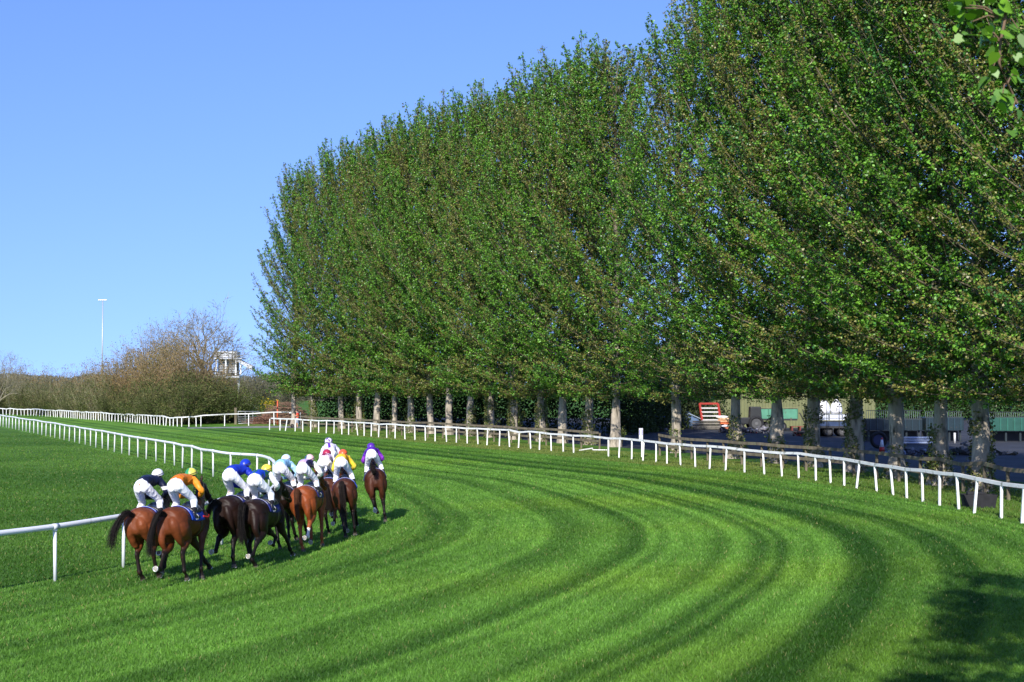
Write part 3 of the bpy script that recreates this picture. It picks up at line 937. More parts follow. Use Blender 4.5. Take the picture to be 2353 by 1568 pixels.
# far wood on the horizon and the dark hedge behind the trunks
def leaf_mass(name, path, h, depth, n, size, cols, seed, lump=.25, spc=.35):
    r = np.random.default_rng(seed)
    p = resample(np.array(path, float), 1.0)
    k = r.random(n) * (len(p) - 1.001); k0 = k.astype(int); q = p[k0] + (p[k0 + 1] - p[k0]) * (k - k0)[:, None]
    t = np.gradient(p, axis=0); t /= np.linalg.norm(t, axis=1)[:, None]
    nn = np.stack([t[:, 1], -t[:, 0]], 1)[k0]
    w = r.uniform(-1, 1, n)
    top = h * (1 + lump * wob(k * spc, 0, seed) * .6) * np.sqrt(np.clip(1 - w ** 4, 0.05, 1))
    z = top * (1 - r.beta(1, 1.15, n))
    c0 = q + nn * (w * depth / 2)[:, None]
    pos = np.column_stack([c0, z])
    tone = np.clip(.5 + .4 * wob(k * .5, z * 1.1, seed + 1, 1), 0, .999)
    C = np.array(cols)[(tone * len(cols)).astype(int)] * r.uniform(.6, 1.3, (n, 1))
    V, F, C4 = leaf_quads(pos, r.uniform(.6, 1.3, n) * size, C, r, .2)
    return link(name, fast_mesh(name, V, F, [M['twigleaf']], C4))
o = leaf_mass("far_wood", [(-170, 425), (-110, 412), (-45, 405)], 7.2, 22, 80000, .45, [(.15, .145, .105), (.18, .165, .12), (.13, .135, .10)], 51, .12, .3)
tag(o, "distant wood along the horizon", "wood", kind="stuff")
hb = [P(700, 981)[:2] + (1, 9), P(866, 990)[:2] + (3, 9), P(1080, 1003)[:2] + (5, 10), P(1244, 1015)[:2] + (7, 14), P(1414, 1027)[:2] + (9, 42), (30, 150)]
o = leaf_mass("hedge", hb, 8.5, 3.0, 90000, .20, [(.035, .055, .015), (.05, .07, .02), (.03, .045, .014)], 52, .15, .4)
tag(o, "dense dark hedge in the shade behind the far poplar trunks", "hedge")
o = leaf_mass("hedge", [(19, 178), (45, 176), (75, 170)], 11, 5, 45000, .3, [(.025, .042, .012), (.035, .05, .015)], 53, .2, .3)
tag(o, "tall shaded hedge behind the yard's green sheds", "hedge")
# ------------------------------------------------------------------ bodies: overlapping closed shapes fused into one surface
def fuse(name, g, voxel, smooth=6, fac=.5):
    me = g.mesh(name + "_src")
    o = bpy.data.objects.new(name + "_src", me); col.objects.link(o)
    a = o.modifiers.new("r", 'REMESH'); a.mode = 'VOXEL'; a.voxel_size = voxel; a.use_smooth_shade = True
    s = o.modifiers.new("s", 'SMOOTH'); s.factor = fac; s.iterations = smooth
    dg = bpy.context.evaluated_depsgraph_get()
    m2 = bpy.data.meshes.new_from_object(o.evaluated_get(dg))
    bpy.data.objects.remove(o); bpy.data.meshes.remove(me)
    m2.name = name
    for at in [a_.name for a_ in m2.color_attributes]: m2.color_attributes.remove(m2.color_attributes[at])
    m2.polygons.foreach_set("use_smooth", np.ones(len(m2.polygons), bool))
    return m2

def verts(me):
    a = np.empty(len(me.vertices) * 3, np.float32); me.vertices.foreach_get("co", a)
    return a.reshape(-1, 3).astype(float)
def norms(me):
    a = np.empty(len(me.vertices) * 3, np.float32); me.vertices.foreach_get("normal", a)
    return a.reshape(-1, 3).astype(float)

def crinkle(me, amp, f, seed, stretch=(1, 1, 1)):
    """folds in cloth or muscle relief: moves the surface in and out along its normals"""
    v, n_ = verts(me), norms(me); q = v * np.array(stretch) * f
    w = wob(q[:, 0] + .6 * q[:, 1], q[:, 2] - .5 * q[:, 1], seed, 1.0) * .6 + wob(q[:, 1] * 1.9 + q[:, 2], q[:, 0] * 1.9, seed + 9, 1.0) * .4
    v = v + n_ * (amp * (1 - np.abs(np.tanh(w)) * 1.6))[:, None]
    me.vertices.foreach_set("co", v.astype(np.float32).ravel()); me.update()

def seg_dist(v, a, b):
    a, b = np.array(a), np.array(b); ab = b - a
    t = np.clip(((v - a) @ ab) / (ab @ ab), 0, 1)
    return np.linalg.norm(v - a - t[:, None] * ab, axis=1), t

def sstep(x, a, b):
    t = np.clip((x - a) / (b - a), 0, 1); return t * t * (3 - 2 * t)

HIND = {'ST': (38, -42, 0, 34), 'BK': (10, -58, -46, -92), 'OFF': (22, -44, -14, 10), 'FW': (66, -14, 24, 50), 'PL': (50, -24, 14, 45), 'UP': (52, -52, -20, -50), 'FLK': (30, -52, -62, -120)}
FORE = {'ST': (-28, 0, 2, 30), 'BK': (-38, -22, -28, -60), 'FD': (-8, 60, -52, -115), 'FW': (4, 42, 34, 52), 'OFF': (-34, -16, -18, 8), 'UP': (-5, 62, 0, -40)}

def chain(p, angs, lens, y1):
    out = [np.array(p, float)]
    for k, (a, l) in enumerate(zip(angs, lens)):
        q = out[-1] + l * np.array([math.sin(R(a)), 0, -math.cos(R(a))])
        q[1] = p[1] + (y1 - p[1]) * (k + 1) / len(lens)
        out.append(q)
    return out

def spline(pts, n=6):
    return catmull(pts, 1e9) if False else np.array(catmull_n(pts, n))
def catmull_n(pts, n):
    pts = np.array(pts, float); p = np.vstack([2 * pts[0] - pts[1], pts, 2 * pts[-1] - pts[-2]]); out = []
    for i in range(1, len(p) - 2):
        a, b, c, d = p[i - 1:i + 3]
        for t in np.linspace(0, 1, n, endpoint=False):
            out.append(.5 * (2 * b + (c - a) * t + (2 * a - 5 * b + 4 * c - d) * t * t + (-a + 3 * b - 3 * c + d) * t ** 3))
    out.append(pts[-1]); return out

def smooth_tube(g, rows, n=14, up=(0, 0, 1), sub=4):
    """rows of x, y, z, half width, half height"""
    a = np.array(catmull_n(rows, sub))
    g.tube(a[:, :3], np.maximum(a[:, 3], .008), np.maximum(a[:, 4], .008), n, up)

COATS = {  # coat, dark points
    'bay': ((.130, .033, .010), (.012, .008, .006)),
    'lightbay': ((.175, .047, .015), (.014, .009, .007)),
    'chestnut': ((.215, .050, .012), (.22, .060, .018)),
    'darkbay': ((.016, .007, .0045), (.008, .006, .005)),
    'brown': ((.065, .020, .009), (.009, .006, .005)),
}

def hair_strands(paths, width, c0, seed):
    g = G(); r = np.random.default_rng(seed)
    for p in paths:
        p = np.array(p); m = len(p)
        V, F = sweep(p, width * np.linspace(1, .25, m), width * .5 * np.linspace(1, .3, m), 3, cap=False)
        g.add(V, F, np.array(c0) * r.uniform(.6, 1.9))
    return g

def horse(label, loc, yaw, coat, legs, tail=(0, 0), socks=(), neck=0.0, cloth=(.03, .06, .55), number=True, seed=0, breast=None, marks=False, scale=1.0, headturn=0.0):
    """legs = (hind left, hind right, fore left, fore right) pose names"""
    r = np.random.default_rng(seed)
    c0, c1 = [np.array(c) for c in COATS[coat]]
    g = G()
    # trunk
    smooth_tube(g, [(-.86, 0, 1.30, .12, .14), (-.78, 0, 1.29, .25, .26), (-.60, 0, 1.30, .325, .315), (-.38, 0, 1.29, .335, .315), (-.12, 0, 1.25, .29, .295),
                    (.18, 0, 1.23, .29, .325), (.46, 0, 1.24, .265, .36), (.66, 0, 1.25, .225, .33), (.82, 0, 1.25, .17, .23), (.88, 0, 1.25, .09, .12)], 20)
    g.ball((.42, 0, 1.53), (.22, .09, .10))                       # withers
    nz = .10 * neck
    smooth_tube(g, [(.52, 0, 1.36, .15, .30), (.78, 0, 1.46 + nz * .3, .115, .235), (1.02, headturn * .2, 1.58 + nz * .6, .09, .175), (1.22, headturn * .5, 1.70 + nz, .078, .135), (1.36, headturn, 1.76 + nz, .07, .10)], 14)
    hx = np.array([1.36, headturn, 1.76 + nz])
    smooth_tube(g, [hx + (-.06, 0, .0), hx + (.06, 0, -.05), hx + (.22, 0, -.18), hx + (.38, headturn * .2, -.33), hx + (.47, headturn * .25, -.43), hx + (.51, headturn * .25, -.47)] if False else
                [tuple(hx + (-.06, 0, .0)) + (.075, .085), tuple(hx + (.05, 0, -.05)) + (.095, .125), tuple(hx + (.20, 0, -.17)) + (.082, .11), tuple(hx + (.36, 0, -.31)) + (.058, .078), tuple(hx + (.47, 0, -.41)) + (.062, .068), tuple(hx + (.52, 0, -.46)) + (.04, .045)], 12)
    for s in (-1, 1):
        e = hx + (-.02, s * .062, .06)
        g.tube([e, e + (.0, s * .012, .07), e + (.015, s * .018, .13), e + (.02, s * .02, .165)], [.02, .036, .024, .006], [.018, .026, .018, .005], 8, up=(1, 0, 0))
        # shoulder and quarter masses
        smooth_tube(g, [(.46, s * .14, 1.50, .07, .07), (.58, s * .18, 1.28, .115, .14), (.60, s * .17, 1.06, .10, .12), (.50, s * .155, .93, .08, .085)], 10, (1, 0, 0))
    joints = {}
    low = 9
    for k, key in enumerate(legs):
        s = 1 if k % 2 == 0 else -1
        if k < 2:
            a = [x + r.normal(0, 2) for x in HIND[key]]
            ch = chain((-.54, s * .165, 1.24), a, (.37, .45, .36, .15), s * .125)
        else:
            a = [x + r.normal(0, 2) for x in FORE[key]]
            ch = chain((.60, s * .165, 1.09), a, (.27, .41, .285, .14), s * .115)
        tip = ch[4] - ch[3]; tip /= np.linalg.norm(tip)
        hd = tip * .6 + np.array([0, 0, -.4]) if abs(a[3]) < 60 else tip
        hd /= np.linalg.norm(hd)
        hoof = ch[4] + hd * .085
        joints[k] = (ch, hoof, hd)
        low = min(low, hoof[2] - .012)
    for k in joints:
        ch, hoof, hd = joints[k]; s = 1 if k % 2 == 0 else -1
        up = (1, 0, 0)
        A, B, Cc, D, E = ch
        if k < 2:
            # quarter: hip, buttock and thigh, gaskin
            smooth_tube(g, [(-.46, s * .15, 1.42, .12, .18), tuple(A + (-.02, s * .012, -.04)) + (.165, .24), tuple((A * .45 + B * .55) + (-.05, s * .015, -.02)) + (.155, .22), tuple(B + (-.03, s * .01, -.02)) + (.105, .150), tuple(B * .55 + Cc * .45) + (.092, .118), tuple(B * .22 + Cc * .78) + (.060, .076), tuple(Cc) + (.055, .068)], 14, up)
            smooth_tube(g, [(-.74, s * .105, 1.36, .10, .12), (-.77, s * .135, 1.20, .115, .13), tuple(A * .35 + Cc * .65 + np.array([-.10, 0, .10])) + (.075, .085), tuple(B * .4 + Cc * .6 + np.array([-.035, 0, 0])) + (.045, .055)], 12, up)
            g.ball(tuple(Cc + (-.025, 0, .02)), (.045, .040, .06))
            smooth_tube(g, [tuple(Cc) + (.054, .066), tuple(Cc * .6 + D * .4) + (.040, .052), tuple(Cc * .15 + D * .85) + (.040, .052), tuple(D) + (.050, .058), tuple(D * .5 + E * .5) + (.034, .038), tuple(E) + (.046, .050)], 10, up)
        else:
            smooth_tube(g, [tuple(A) + (.11, .14), tuple(B) + (.082, .112), tuple(B * .65 + Cc * .35) + (.066, .086), tuple(B * .2 + Cc * .8) + (.042, .050), tuple(Cc) + (.047, .052)], 12, up)
            smooth_tube(g, [tuple(Cc) + (.053, .058), tuple(Cc * .6 + D * .4) + (.038, .050), tuple(Cc * .15 + D * .85) + (.039, .050), tuple(D) + (.048, .056), tuple(D * .5 + E * .5) + (.034, .037), tuple(E) + (.044, .048)], 10, up)
        g.tube([E - hd * .01, E + hd * .03, hoof], [.046, .052, .062], [.048, .056, .068], 12, up)
    me = fuse("body", g, .0165, 5)
    crinkle(me, .009, 8.5, seed)
    v = verts(me)
    cl = np.repeat(c0[None], len(v), 0) * (1 + .10 * wob(v[:, 0] * 3, v[:, 2] * 3, seed))[:, None]
    dark = np.zeros(len(v))
    for k in joints:
        ch, hoof, hd = joints[k]
        A, B, Cc, D, E = ch
        d1, t1 = seg_dist(v, Cc, D); d2, t2 = seg_dist(v, D, E); d3, t3 = seg_dist(v, B, Cc); dh, th = seg_dist(v, E + hd * .012, hoof + hd * .02)
        legm = np.maximum(1 - sstep(d1, .055, .085), 1 - sstep(d2, .055, .085))
        legm = np.maximum(legm, (1 - sstep(d3, .07, .12)) * sstep(t3, .45, .95))
        dark = np.maximum(dark, legm)
        if k in socks:
            sk = np.maximum((1 - sstep(d1, .055, .075)) * (t1 > socks[k] if isinstance(socks, dict) else .5), (1 - sstep(d2, .055, .075)))
            cl = cl * (1 - sk[:, None]) + np.array([.62, .58, .52]) * sk[:, None]
            dark = dark * (1 - sk)
        hm = (dh < .075) & (th > .05)
        sole = hm & (((v - hoof) @ hd) > -.012)
        cl[hm] = (.085, .07, .055); dark[hm] = 0
        cl[sole] = (.33, .30, .25)
    # dark muzzle; bay and brown coats darken towards the front and topline
    muz = 1 - sstep(np.linalg.norm(v - (hx + (.50, 0, -.44)), axis=1), .07, .18)
    dark = np.maximum(dark, muz * .8)
    if coat in ('bay', 'lightbay', 'brown'):
        dark = np.maximum(dark, sstep(v[:, 0], -.05, .75) * .88)
        dark = np.maximum(dark, .35 * sstep(v[:, 2], 1.50, 1.62))
    cl = cl * (1 - dark[:, None]) + c1 * dark[:, None]
    if marks:      # quarter marks combed into the rump
        for i in range(3):
            for j in range(3):
                q = np.array([-.30 - .085 * i, -.10 - .075 * (j - 1), 1.60]); dq = np.linalg.norm((v - q)[:, :2], axis=1)
                m_ = (dq < .034) & (dq > .014) & (v[:, 2] > 1.4); cl[m_] *= .55
    put_col(me, cl)
    me.materials.append(M['coat'])
    root = empty("racehorse", (loc[0], loc[1], -low * scale), math.pi / 2 - yaw)
    root.rotation_euler[0] = -R(8.5)          # leaning into the bend
    root.scale = (scale, scale, scale)
    tag(root, label, "horse", "racehorses galloping along the inner rail")
    link("body", me, root)
    # tail
    th_ = math.radians(tail[0]); lift = tail[1]; tw, tl = (tail[2], tail[3]) if len(tail) > 2 else (.06, .85)
    base = np.array([-.85, 0, 1.47])
    mid = base + np.array([-.16, .10 * math.sin(th_), .06 + lift * .4]); far_ = base + np.array([-.26 - .15 * lift, .34 * math.sin(th_), -.28 + lift * 1.2]); end = base + np.array([-.30 - .25 * lift, .52 * math.sin(th_), -.82 + lift * 1.9])
    strands = []
    for i in range(330):
        o = r.normal(0, 1, 3); L = r.uniform(.72, 1.05)
        sp = np.array([.02, .045, .10, .12])
        pts_ = [base + o * .016, mid + o * .030, far_ + o * tw * .8 + r.normal(0, .012, 3), far_ + (end - far_) * L * tl + o * tw + r.normal(0, .02, 3)]
        strands.append(catmull_n(pts_, 4))
    tc = (.012, .009, .008) if coat != 'chestnut' else (.10, .035, .014)
    if coat == 'brown': tc = (.014, .009, .007)
    hair_strands(strands, .0050, tc, seed).build("tail", M['hair'], root, True)
    # mane
    st = []
    for i in range(90):
        t = r.random(); a = np.array([.55, 0, 1.64]) * (1 - t) + (hx + (-.04, 0, .085)) * t; a[2] += .035 * math.sin(math.pi * t) * -1
        sd = r.choice((-1, 1)); L = r.uniform(.08, .17)
        st.append([a, a + (-.04, sd * .035, .02), a + (-.09, sd * .08, -.03 - L * .5)])
    hair_strands(st, .010, tc, seed + 1).build("mane", M['hair'], root, True)
    # shoes: flat rings under the hooves
    for k in joints:
        ch, hoof, hd = joints[k]
        s_ = np.cross(hd, (0, 1, 0)); s_ /= np.linalg.norm(s_); y_ = np.cross(hd, s_)
        a = np.linspace(R(40), R(320), 16)
        ring = [hoof + hd * .006 - (s_ * math.cos(x) * .055 + y_ * math.sin(x) * .050) for x in a]
        G().tube(ring, .011, .006, 6, up=tuple(hd)).build("shoe", M['steel'], root, True)
    # saddle cloth over the back, number, saddle, girth
    def back(x, a, off):
        yy = np.interp(x, [-.38, -.12, .18, .46, .66], [.335, .29, .29, .265, .225]) + off
        zz = np.interp(x, [-.38, -.12, .18, .46, .66], [.315, .295, .325, .36, .33]) + off
        zc = np.interp(x, [-.38, -.12, .18, .46, .66], [1.29, 1.25, 1.23, 1.24, 1.25])
        top = max(0, math.cos(a)) ** 6 * (.03 if x > .25 else 0)
        return (x, yy * math.sin(a), zc + zz * math.cos(a) + top)
    def shell(xs, as_, o0, o1, colr):
        g2 = G(); nx, na = len(xs), len(as_)
        V = [back(x, a, o) for o in (o1, o0) for x in xs for a in as_]
        F = []
        for i in range(nx - 1):
            for j in range(na - 1):
                q = i * na + j
                F.append((q, q + 1, q + na + 1, q + na)); q += nx * na; F.append((q + na, q + na + 1, q + 1, q))
        n0 = nx * na
        for i in range(nx - 1):
            for j in (0, na - 1):
                q = i * na + j; F.append((q, q + na, q + na + n0, q + n0) if j == 0 else (q + na, q, q + n0, q + na + n0))
        for j in range(na - 1):
            for i in (0, nx - 1):
                q = i * na + j; F.append((q + 1, q, q + n0, q + n0 + 1) if i == 0 else (q, q + 1, q + n0 + 1, q + n0))
        return g2.add(V, F, colr)
    cm = shell(np.linspace(-.34, .40, 9), np.linspace(R(-92), R(92), 25), .012, .026, cloth).build("saddle_cloth", M['cloth'], root, True)
    if number:
        nb = G()
        for s in (-1, 1):
            for (x0, x1, a0, a1) in number_strokes:
                V = [back(x, s * R(a), .031) for x, a in ((x0, a0), (x1, a0), (x1, a1), (x0, a1))]
                nb.add(V, [(0, 1, 2, 3)], (.8, .8, .8))
        nb.build("number", M['cloth'], cm)
        wp = shell(np.linspace(-.34, -.31, 3), np.linspace(R(-60), R(60), 15), .027, .031, (.75, .75, .78)); wp.build("piping", M['cloth'], cm, True)
    shell(np.linspace(-.10, .36, 7), np.linspace(R(-62), R(62), 15), .024, .055, (1, 1, 1)).build("saddle", M['leather'], root, True)
    shell(np.linspace(.20, .30, 3), np.linspace(R(-178), R(178), 40), .004, .014, (.5, .5, .5)).build("girth", M['brown_leather'], root, True)
    if breast is not None:
        w = G()
        for s in (-1, 1):
            w.tube(catmull_n([(.32, s * .30, 1.30), (.60, s * .29, 1.26), (.80, s * .20, 1.30), (.90, 0, 1.28)], 5), .006, .022, 6, colr=breast)
        w.build("breastgirth", M['cloth'], root, True)
    # bridle and reins
    w = G()
    for q0, q1 in ((.10, .125), (.36, .080)):
        cx_ = hx + np.array([q0, 0, -q0 * .86]); a = np.linspace(0, 2 * math.pi, 17)
        w.tube([cx_ + np.array([.62 * math.cos(x) * q1 * .9, math.sin(x) * q1 * .86, .78 * math.cos(x) * q1 * 1.05]) for x in a], .010, .010, 5)
    bit = hx + (.42, 0, -.40)
    for s in (-1, 1):
        w.tube(catmull_n([tuple(hx + (.02, s * .09, .02)), tuple(hx + (.20, s * .092, -.17)), tuple(bit + (0, s * .07, 0))], 4), .008, .008, 5)
        w.tube(catmull_n([tuple(bit + (0, s * .07, 0)), (1.15, s * .15 + headturn * .5, 1.52), (.78, s * .12, 1.70)], 5), .008, .008, 5)
    w.build("bridle", M['leather'], root, True)
    return root
number_strokes = [(-.02, .02, 66, 88), (.02, .06, 63, 69), (-.09, -.05, 66, 88)]

# ------------------------------------------------------------------ jockeys
def rider(label, hroot, jacket, cap, rise=0.0, lean=0.0, turn=0.0, elbow=0.0, sleeve=None, seed=0, fwd=0.0):
    """crouched over the withers; jacket, cap = functions giving colours from vertices; positions in the horse's own frame"""
    r = np.random.default_rng(seed)
    jit = lambda *p: np.array(p, float)
    hip = np.array([-.12 + fwd, 0, 2.08 + rise])
    sh = hip + np.array([.47, turn * .6, .06 + lean]) 
    head = sh + np.array([.235, turn * .4, .075 + lean * .3])
    fuse_parts = {}
    def torso(g, k):
        smooth_tube(g, [tuple(hip + (-.10, 0, -.03)) + (.13 * k, .10 * k), tuple(hip + (.02, 0, .035)) + (.155 * k, .125 * k), tuple(hip + (.16, turn * .2, .075)) + (.142 * k, .115 * k), tuple(hip * .35 + sh * .65 + (0, 0, .015)) + (.170 * k, .125 * k), tuple(sh + (-.02, 0, -.005)) + (.175 * k, .11 * k), tuple(sh + (.09, 0, .02)) + (.085 * k, .075 * k)], 14)
    def pelvis(g, k):
        smooth_tube(g, [tuple(hip + (-.18, 0, -.05)) + (.09 * k, .10 * k), tuple(hip + (-.12, 0, -.03)) + (.150 * k, .138 * k), tuple(hip + (.05, 0, .03)) + (.144 * k, .125 * k), tuple(hip + (.13, 0, .06)) + (.138 * k, .118 * k)], 14)
        for s in (-1, 1):
            g.ball(tuple(hip + (-.11, s * .068, -.055)), (.120 * k, .098 * k, .132 * k), 14, 10)
    knees, ank = {}, {}
    def legs(g, k, part, sides=(-1, 1)):
        for s in sides:
            h = hip + (-.075, s * .08, -.05); kn = np.array([.17 + fwd, s * .20, 1.70 + rise * .4]); an = np.array([-.08 + fwd, s * .29, 1.36]); toe = an + (.15, s * .02, -.055)
            knees[s], ank[s] = kn, an
            if part in ('breeches', 'all'):
                kk = k
                cut = kn * .30 + an * .70
                smooth_tube(g, [tuple(h) + (.104 * kk, .122 * kk), tuple(h * .62 + kn * .38 + (-.015, 0, 0)) + (.092 * kk, .104 * kk), tuple(h * .2 + kn * .8) + (.076 * kk, .082 * kk), tuple(kn + (.005, 0, -.03)) + (.076 * kk, .078 * kk), tuple(kn * .65 + an * .35) + (.066 * kk, .068 * kk), tuple(cut) + (.050 * kk, .052 * kk)], 12, (1, 0, 0))
            if part in ('boots', 'all'):
                a0 = kn * .42 + an * .58 if part == 'boots' else kn
                smooth_tube(g, [tuple(a0) + (.070 * k, .074 * k), tuple(kn * .30 + an * .70) + (.060 * k, .066 * k), tuple(an + (0, 0, .06)) + (.040 * k, .046 * k), tuple(an) + (.042 * k, .05 * k)], 10, (1, 0, 0))
                smooth_tube(g, [tuple(an + (-.06, 0, -.035)) + (.032 * k, .036 * k), tuple(an + (.02, 0, -.035)) + (.042 * k, .045 * k), tuple(toe) + (.044 * k, .032 * k), tuple(toe + (.06, 0, -.01)) + (.025 * k, .02 * k)], 10)
    hands = {}
    def arms(g, k, full):
        for s in (-1, 1):
            a = sh + (-.015, s * .165, -.02); e = np.array([sh[0] + .02, s * (.30 + elbow) + turn * .5, sh[2] - .30 - rise * .2]); w = np.array([.70 + fwd * .6, s * .115, 1.735 + rise * .15])
            hands[s] = (w, e)
            end = w if full else w - (w - e) * .06
            smooth_tube(g, [tuple(a + (0, -s * .03, .01)) + (.075 * k, .08 * k), tuple(a * .5 + e * .5 + (0, s * .01, 0)) + (.060 * k, .066 * k), tuple(e) + (.052 * k, .056 * k), tuple(e * .5 + w * .5) + (.048 * k, .05 * k), tuple(end) + (.032 * k, .034 * k)], 10, (1, 0, .3))
    # skin: one continuous figure from head to foot
    g = G(); torso(g, .88); pelvis(g, .9); legs(g, .86, 'all'); arms(g, .8, True)
    smooth_tube(g, [tuple(sh + (.03, 0, .02)) + (.06, .06), tuple(sh * .5 + head * .5 + (0, 0, .01)) + (.055, .058), tuple(head + (-.03, 0, 0)) + (.055, .06)], 10)
    g.ball(tuple(head), (.098, .078, .112), 14, 10)
    g.ball(tuple(head + (.075, 0, -.035)), (.05, .055, .06), 10, 8)              # jaw
    g.tube([head + (.09, 0, .01), head + (.118, 0, -.018), head + (.098, 0, -.035)], [.012, .016, .010], None, 6)   # nose
    for s in (-1, 1):
        g.ball(tuple(head + (-.005, s * .078, -.01)), (.022, .012, .032), 8, 6)   # ears
        w, e = hands[s]; d = w - e; d /= np.linalg.norm(d); sd = np.array([0, -s, 0.0])
        g.tube([w - d * .01, w + d * .035, w + d * .075], [.026, .036, .034], [.020, .022, .020], 8, up=(0, 1, 0))
        for f in range(4):                                                    # fingers closed round the rein
            o = np.array([0, 0, .027 - .018 * f]); L = (.030, .034, .032, .025)[f]
            b = w + d * .07 + o
            g.tube([b, b + d * L, b + d * L * 1.05 + sd * .026, b + d * (L * .35) + sd * .040], [.0095, .009, .0085, .007], None, 6)
        b = w + d * .025 + np.array([0, 0, .03]); g.tube([b, b + d * .03 + sd * .018 + (0, 0, .008), b + d * .055 + sd * .028], [.011, .010, .008], None, 6)
    root = empty("person", hroot.location, 0); root.rotation_euler = hroot.rotation_euler; root.scale = hroot.scale
    tag(root, label, "person", "jockeys riding the racehorses")
    me = fuse("body", g, .011, 3); v = verts(me)
    c = np.repeat(np.array([[.52, .29, .20]]), len(v), 0)
    lip = np.linalg.norm(v - (head + (.118, 0, -.062)), axis=1) < .02; c[lip] = (.40, .16, .13)
    for s in (-1, 1):
        eye = np.linalg.norm(v - (head + (.092, s * .034, .012)), axis=1) < .014; c[eye] = (.05, .04, .04)
    hair = (np.linalg.norm(v - head, axis=1) < .135) & (v[:, 0] < head[0] - .02) & (v[:, 2] > head[2] - .05); c[hair] = (.05, .03, .02)
    put_col(me, c); me.materials.append(M['skin']); link("body", me, root)
    # breeches
    g = G(); pelvis(g, 1.0); legs(g, 1.0, 'breeches')
    me = fuse("breeches", g, .012, 4); crinkle(me, .0075, 26, seed, (1, 1, .8)); v = verts(me); c = np.repeat(np.array([[.84, .84, .87]]), len(v), 0)
    lt = (v[:, 0] < hip[0] - .08) & (np.abs(v[:, 1]) < .11) & (np.abs(v[:, 2] - hip[2] - .055) < .014) & (np.sin(v[:, 1] * 260) > -.2); c[lt] = (.50, .50, .56)
    put_col(me, c); me.materials.append(M['breech']); bo = link("breeches", me, root)
    # lettering band across the seat is only a faint grey line
    for s in (-1, 1):
        g = G(); legs(g, 1.04, 'boots', (s,)); me = fuse("boot", g, .014, 3); me.materials.append(M['leather']); link("boot", me, root)
    # jacket
    g = G(); torso(g, 1.04); arms(g, 1.12, False)
    smooth_tube(g, [tuple(sh + (.06, 0, .015)) + (.075, .075), tuple(sh * .6 + head * .4) + (.064, .066)], 10)
    me = fuse("jacket", g, .012, 4); crinkle(me, .011, 20, seed + 3); v = verts(me)
    loc_ = v - hip; arm = (np.abs(v[:, 1] - turn * .4) > .185) | ((v[:, 2] < sh[2] - .15) & (v[:, 0] > hip[0] + .25))
    side = np.sign(v[:, 1])
    u = np.clip((sh[2] - v[:, 2]) / .40, 0, 1)
    put_col(me, np.array([jacket(*z) for z in zip(loc_[:, 0], loc_[:, 1], loc_[:, 2], arm, u)]))
    me.materials.append(M['silk']); link("jacket", me, root)
    # helmet with silk cover and peak
    g = G(); g.ball((0, 0, 0), (.152, .128, .126), 28, 18)
    me = g.mesh("helmet"); bmh = bmesh.new(); bmh.from_mesh(me)
    bmesh.ops.remove_doubles(bmh, verts=bmh.verts, dist=1e-4)
    bmesh.ops.bisect_plane(bmh, geom=bmh.verts[:] + bmh.edges[:] + bmh.faces[:], plane_co=(0, 0, -.035), plane_no=(.12, 0, 1), clear_inner=True)
    bmesh.ops.solidify(bmh, geom=bmh.faces[:], thickness=.012)
    bmh.to_mesh(me); bmh.free()
    for at in [a_.name for a_ in me.color_attributes]: me.color_attributes.remove(me.color_attributes[at])
    v = verts(me); put_col(me, np.array([cap(*p) for p in v])); 
    me.materials.clear(); me.materials.append(M['shell']); me.polygons.foreach_set("use_smooth", np.ones(len(me.polygons), bool))
    h = link("helmet", me, root); h.location = head + (.0, 0, .035); h.rotation_euler = (0, R(-12), 0)
    pk = G(); a = np.linspace(-1.1, 1.1, 9)
    V = [(.135 * math.cos(x), .112 * math.sin(x), -.02) for x in a] + [(.135 * math.cos(x) + .065 * math.cos(x), .118 * math.sin(x), -.035) for x in a]
    V += [(x_, y_, z_ - .006) for x_, y_, z_ in V]
    F = [(i, i + 1, i + 10, i + 9) for i in range(8)] + [(i + 27, i + 28, i + 19, i + 18) for i in range(8)] + [(i + 9, i + 10, i + 28, i + 27) for i in range(8)]
    pk.add(V, F, cap(.15, 0, 0)); pk.build("peak", M['shell'], h, True)
    gg = G(); gg.tube([(.149 * math.cos(x), .124 * math.sin(x), .012) for x in np.linspace(0, 2 * math.pi, 25)], .005, .012, 6, colr=(.03, .03, .03)); gg.build("goggles_strap", M['shell'], h, True)
    # whip stirrup irons: hang from the saddle under the boots
    for s in (-1, 1):
        w = G(); an = ank[s]; f = an + (.06, s * .01, -.095)
        w.tube([(.10, s * .30, 1.50), tuple(f + (0, 0, .13))], .012, .004, 5)
        w.tube([f + (0, .05 * math.cos(x), .05 + .06 * math.sin(x)) for x in np.linspace(0, 2 * math.pi, 13)], .007, .007, 5)
        w.build("stirrup", M['steel'], hroot, True)
    return root

def flat(c): return lambda x, y, z, arm=False, u=0: c
WH = (.80, .79, .80)
def J1(x, y, z, arm, u):
    if arm and .42 < u < .62: return (.78, .78, .80)
    return (.007, .010, .034)
def J2(x, y, z, arm, u):
    if arm: return (.80, .28, .02)
    if y > .06 and x > .12: return (.72, .58, .30)
    return (.55, .15, .012)
def J4(x, y, z, arm, u):
    if arm: return WH
    if abs(y) < .03 or abs(x - .30) < .055 or abs(y) > .155: return (.012, .10, .045)
    return (.010, .045, .42)
def J5(x, y, z, arm, u): return (.30, .56, .78) if not arm else (.38, .62, .80)
def J6(x, y, z, arm, u):
    if arm: return (.82, .82, .74)
    if abs(y) > .10: return (.020, .014, .06)
    return (.50, .36, .62)
def J7(x, y, z, arm, u):
    if arm: return (.80, .74, .78)
    if x < .27 and abs(y) < .14 * (1 - abs(x - .10) / .17): return (.22, .012, .04)
    return (.70, .52, .66)
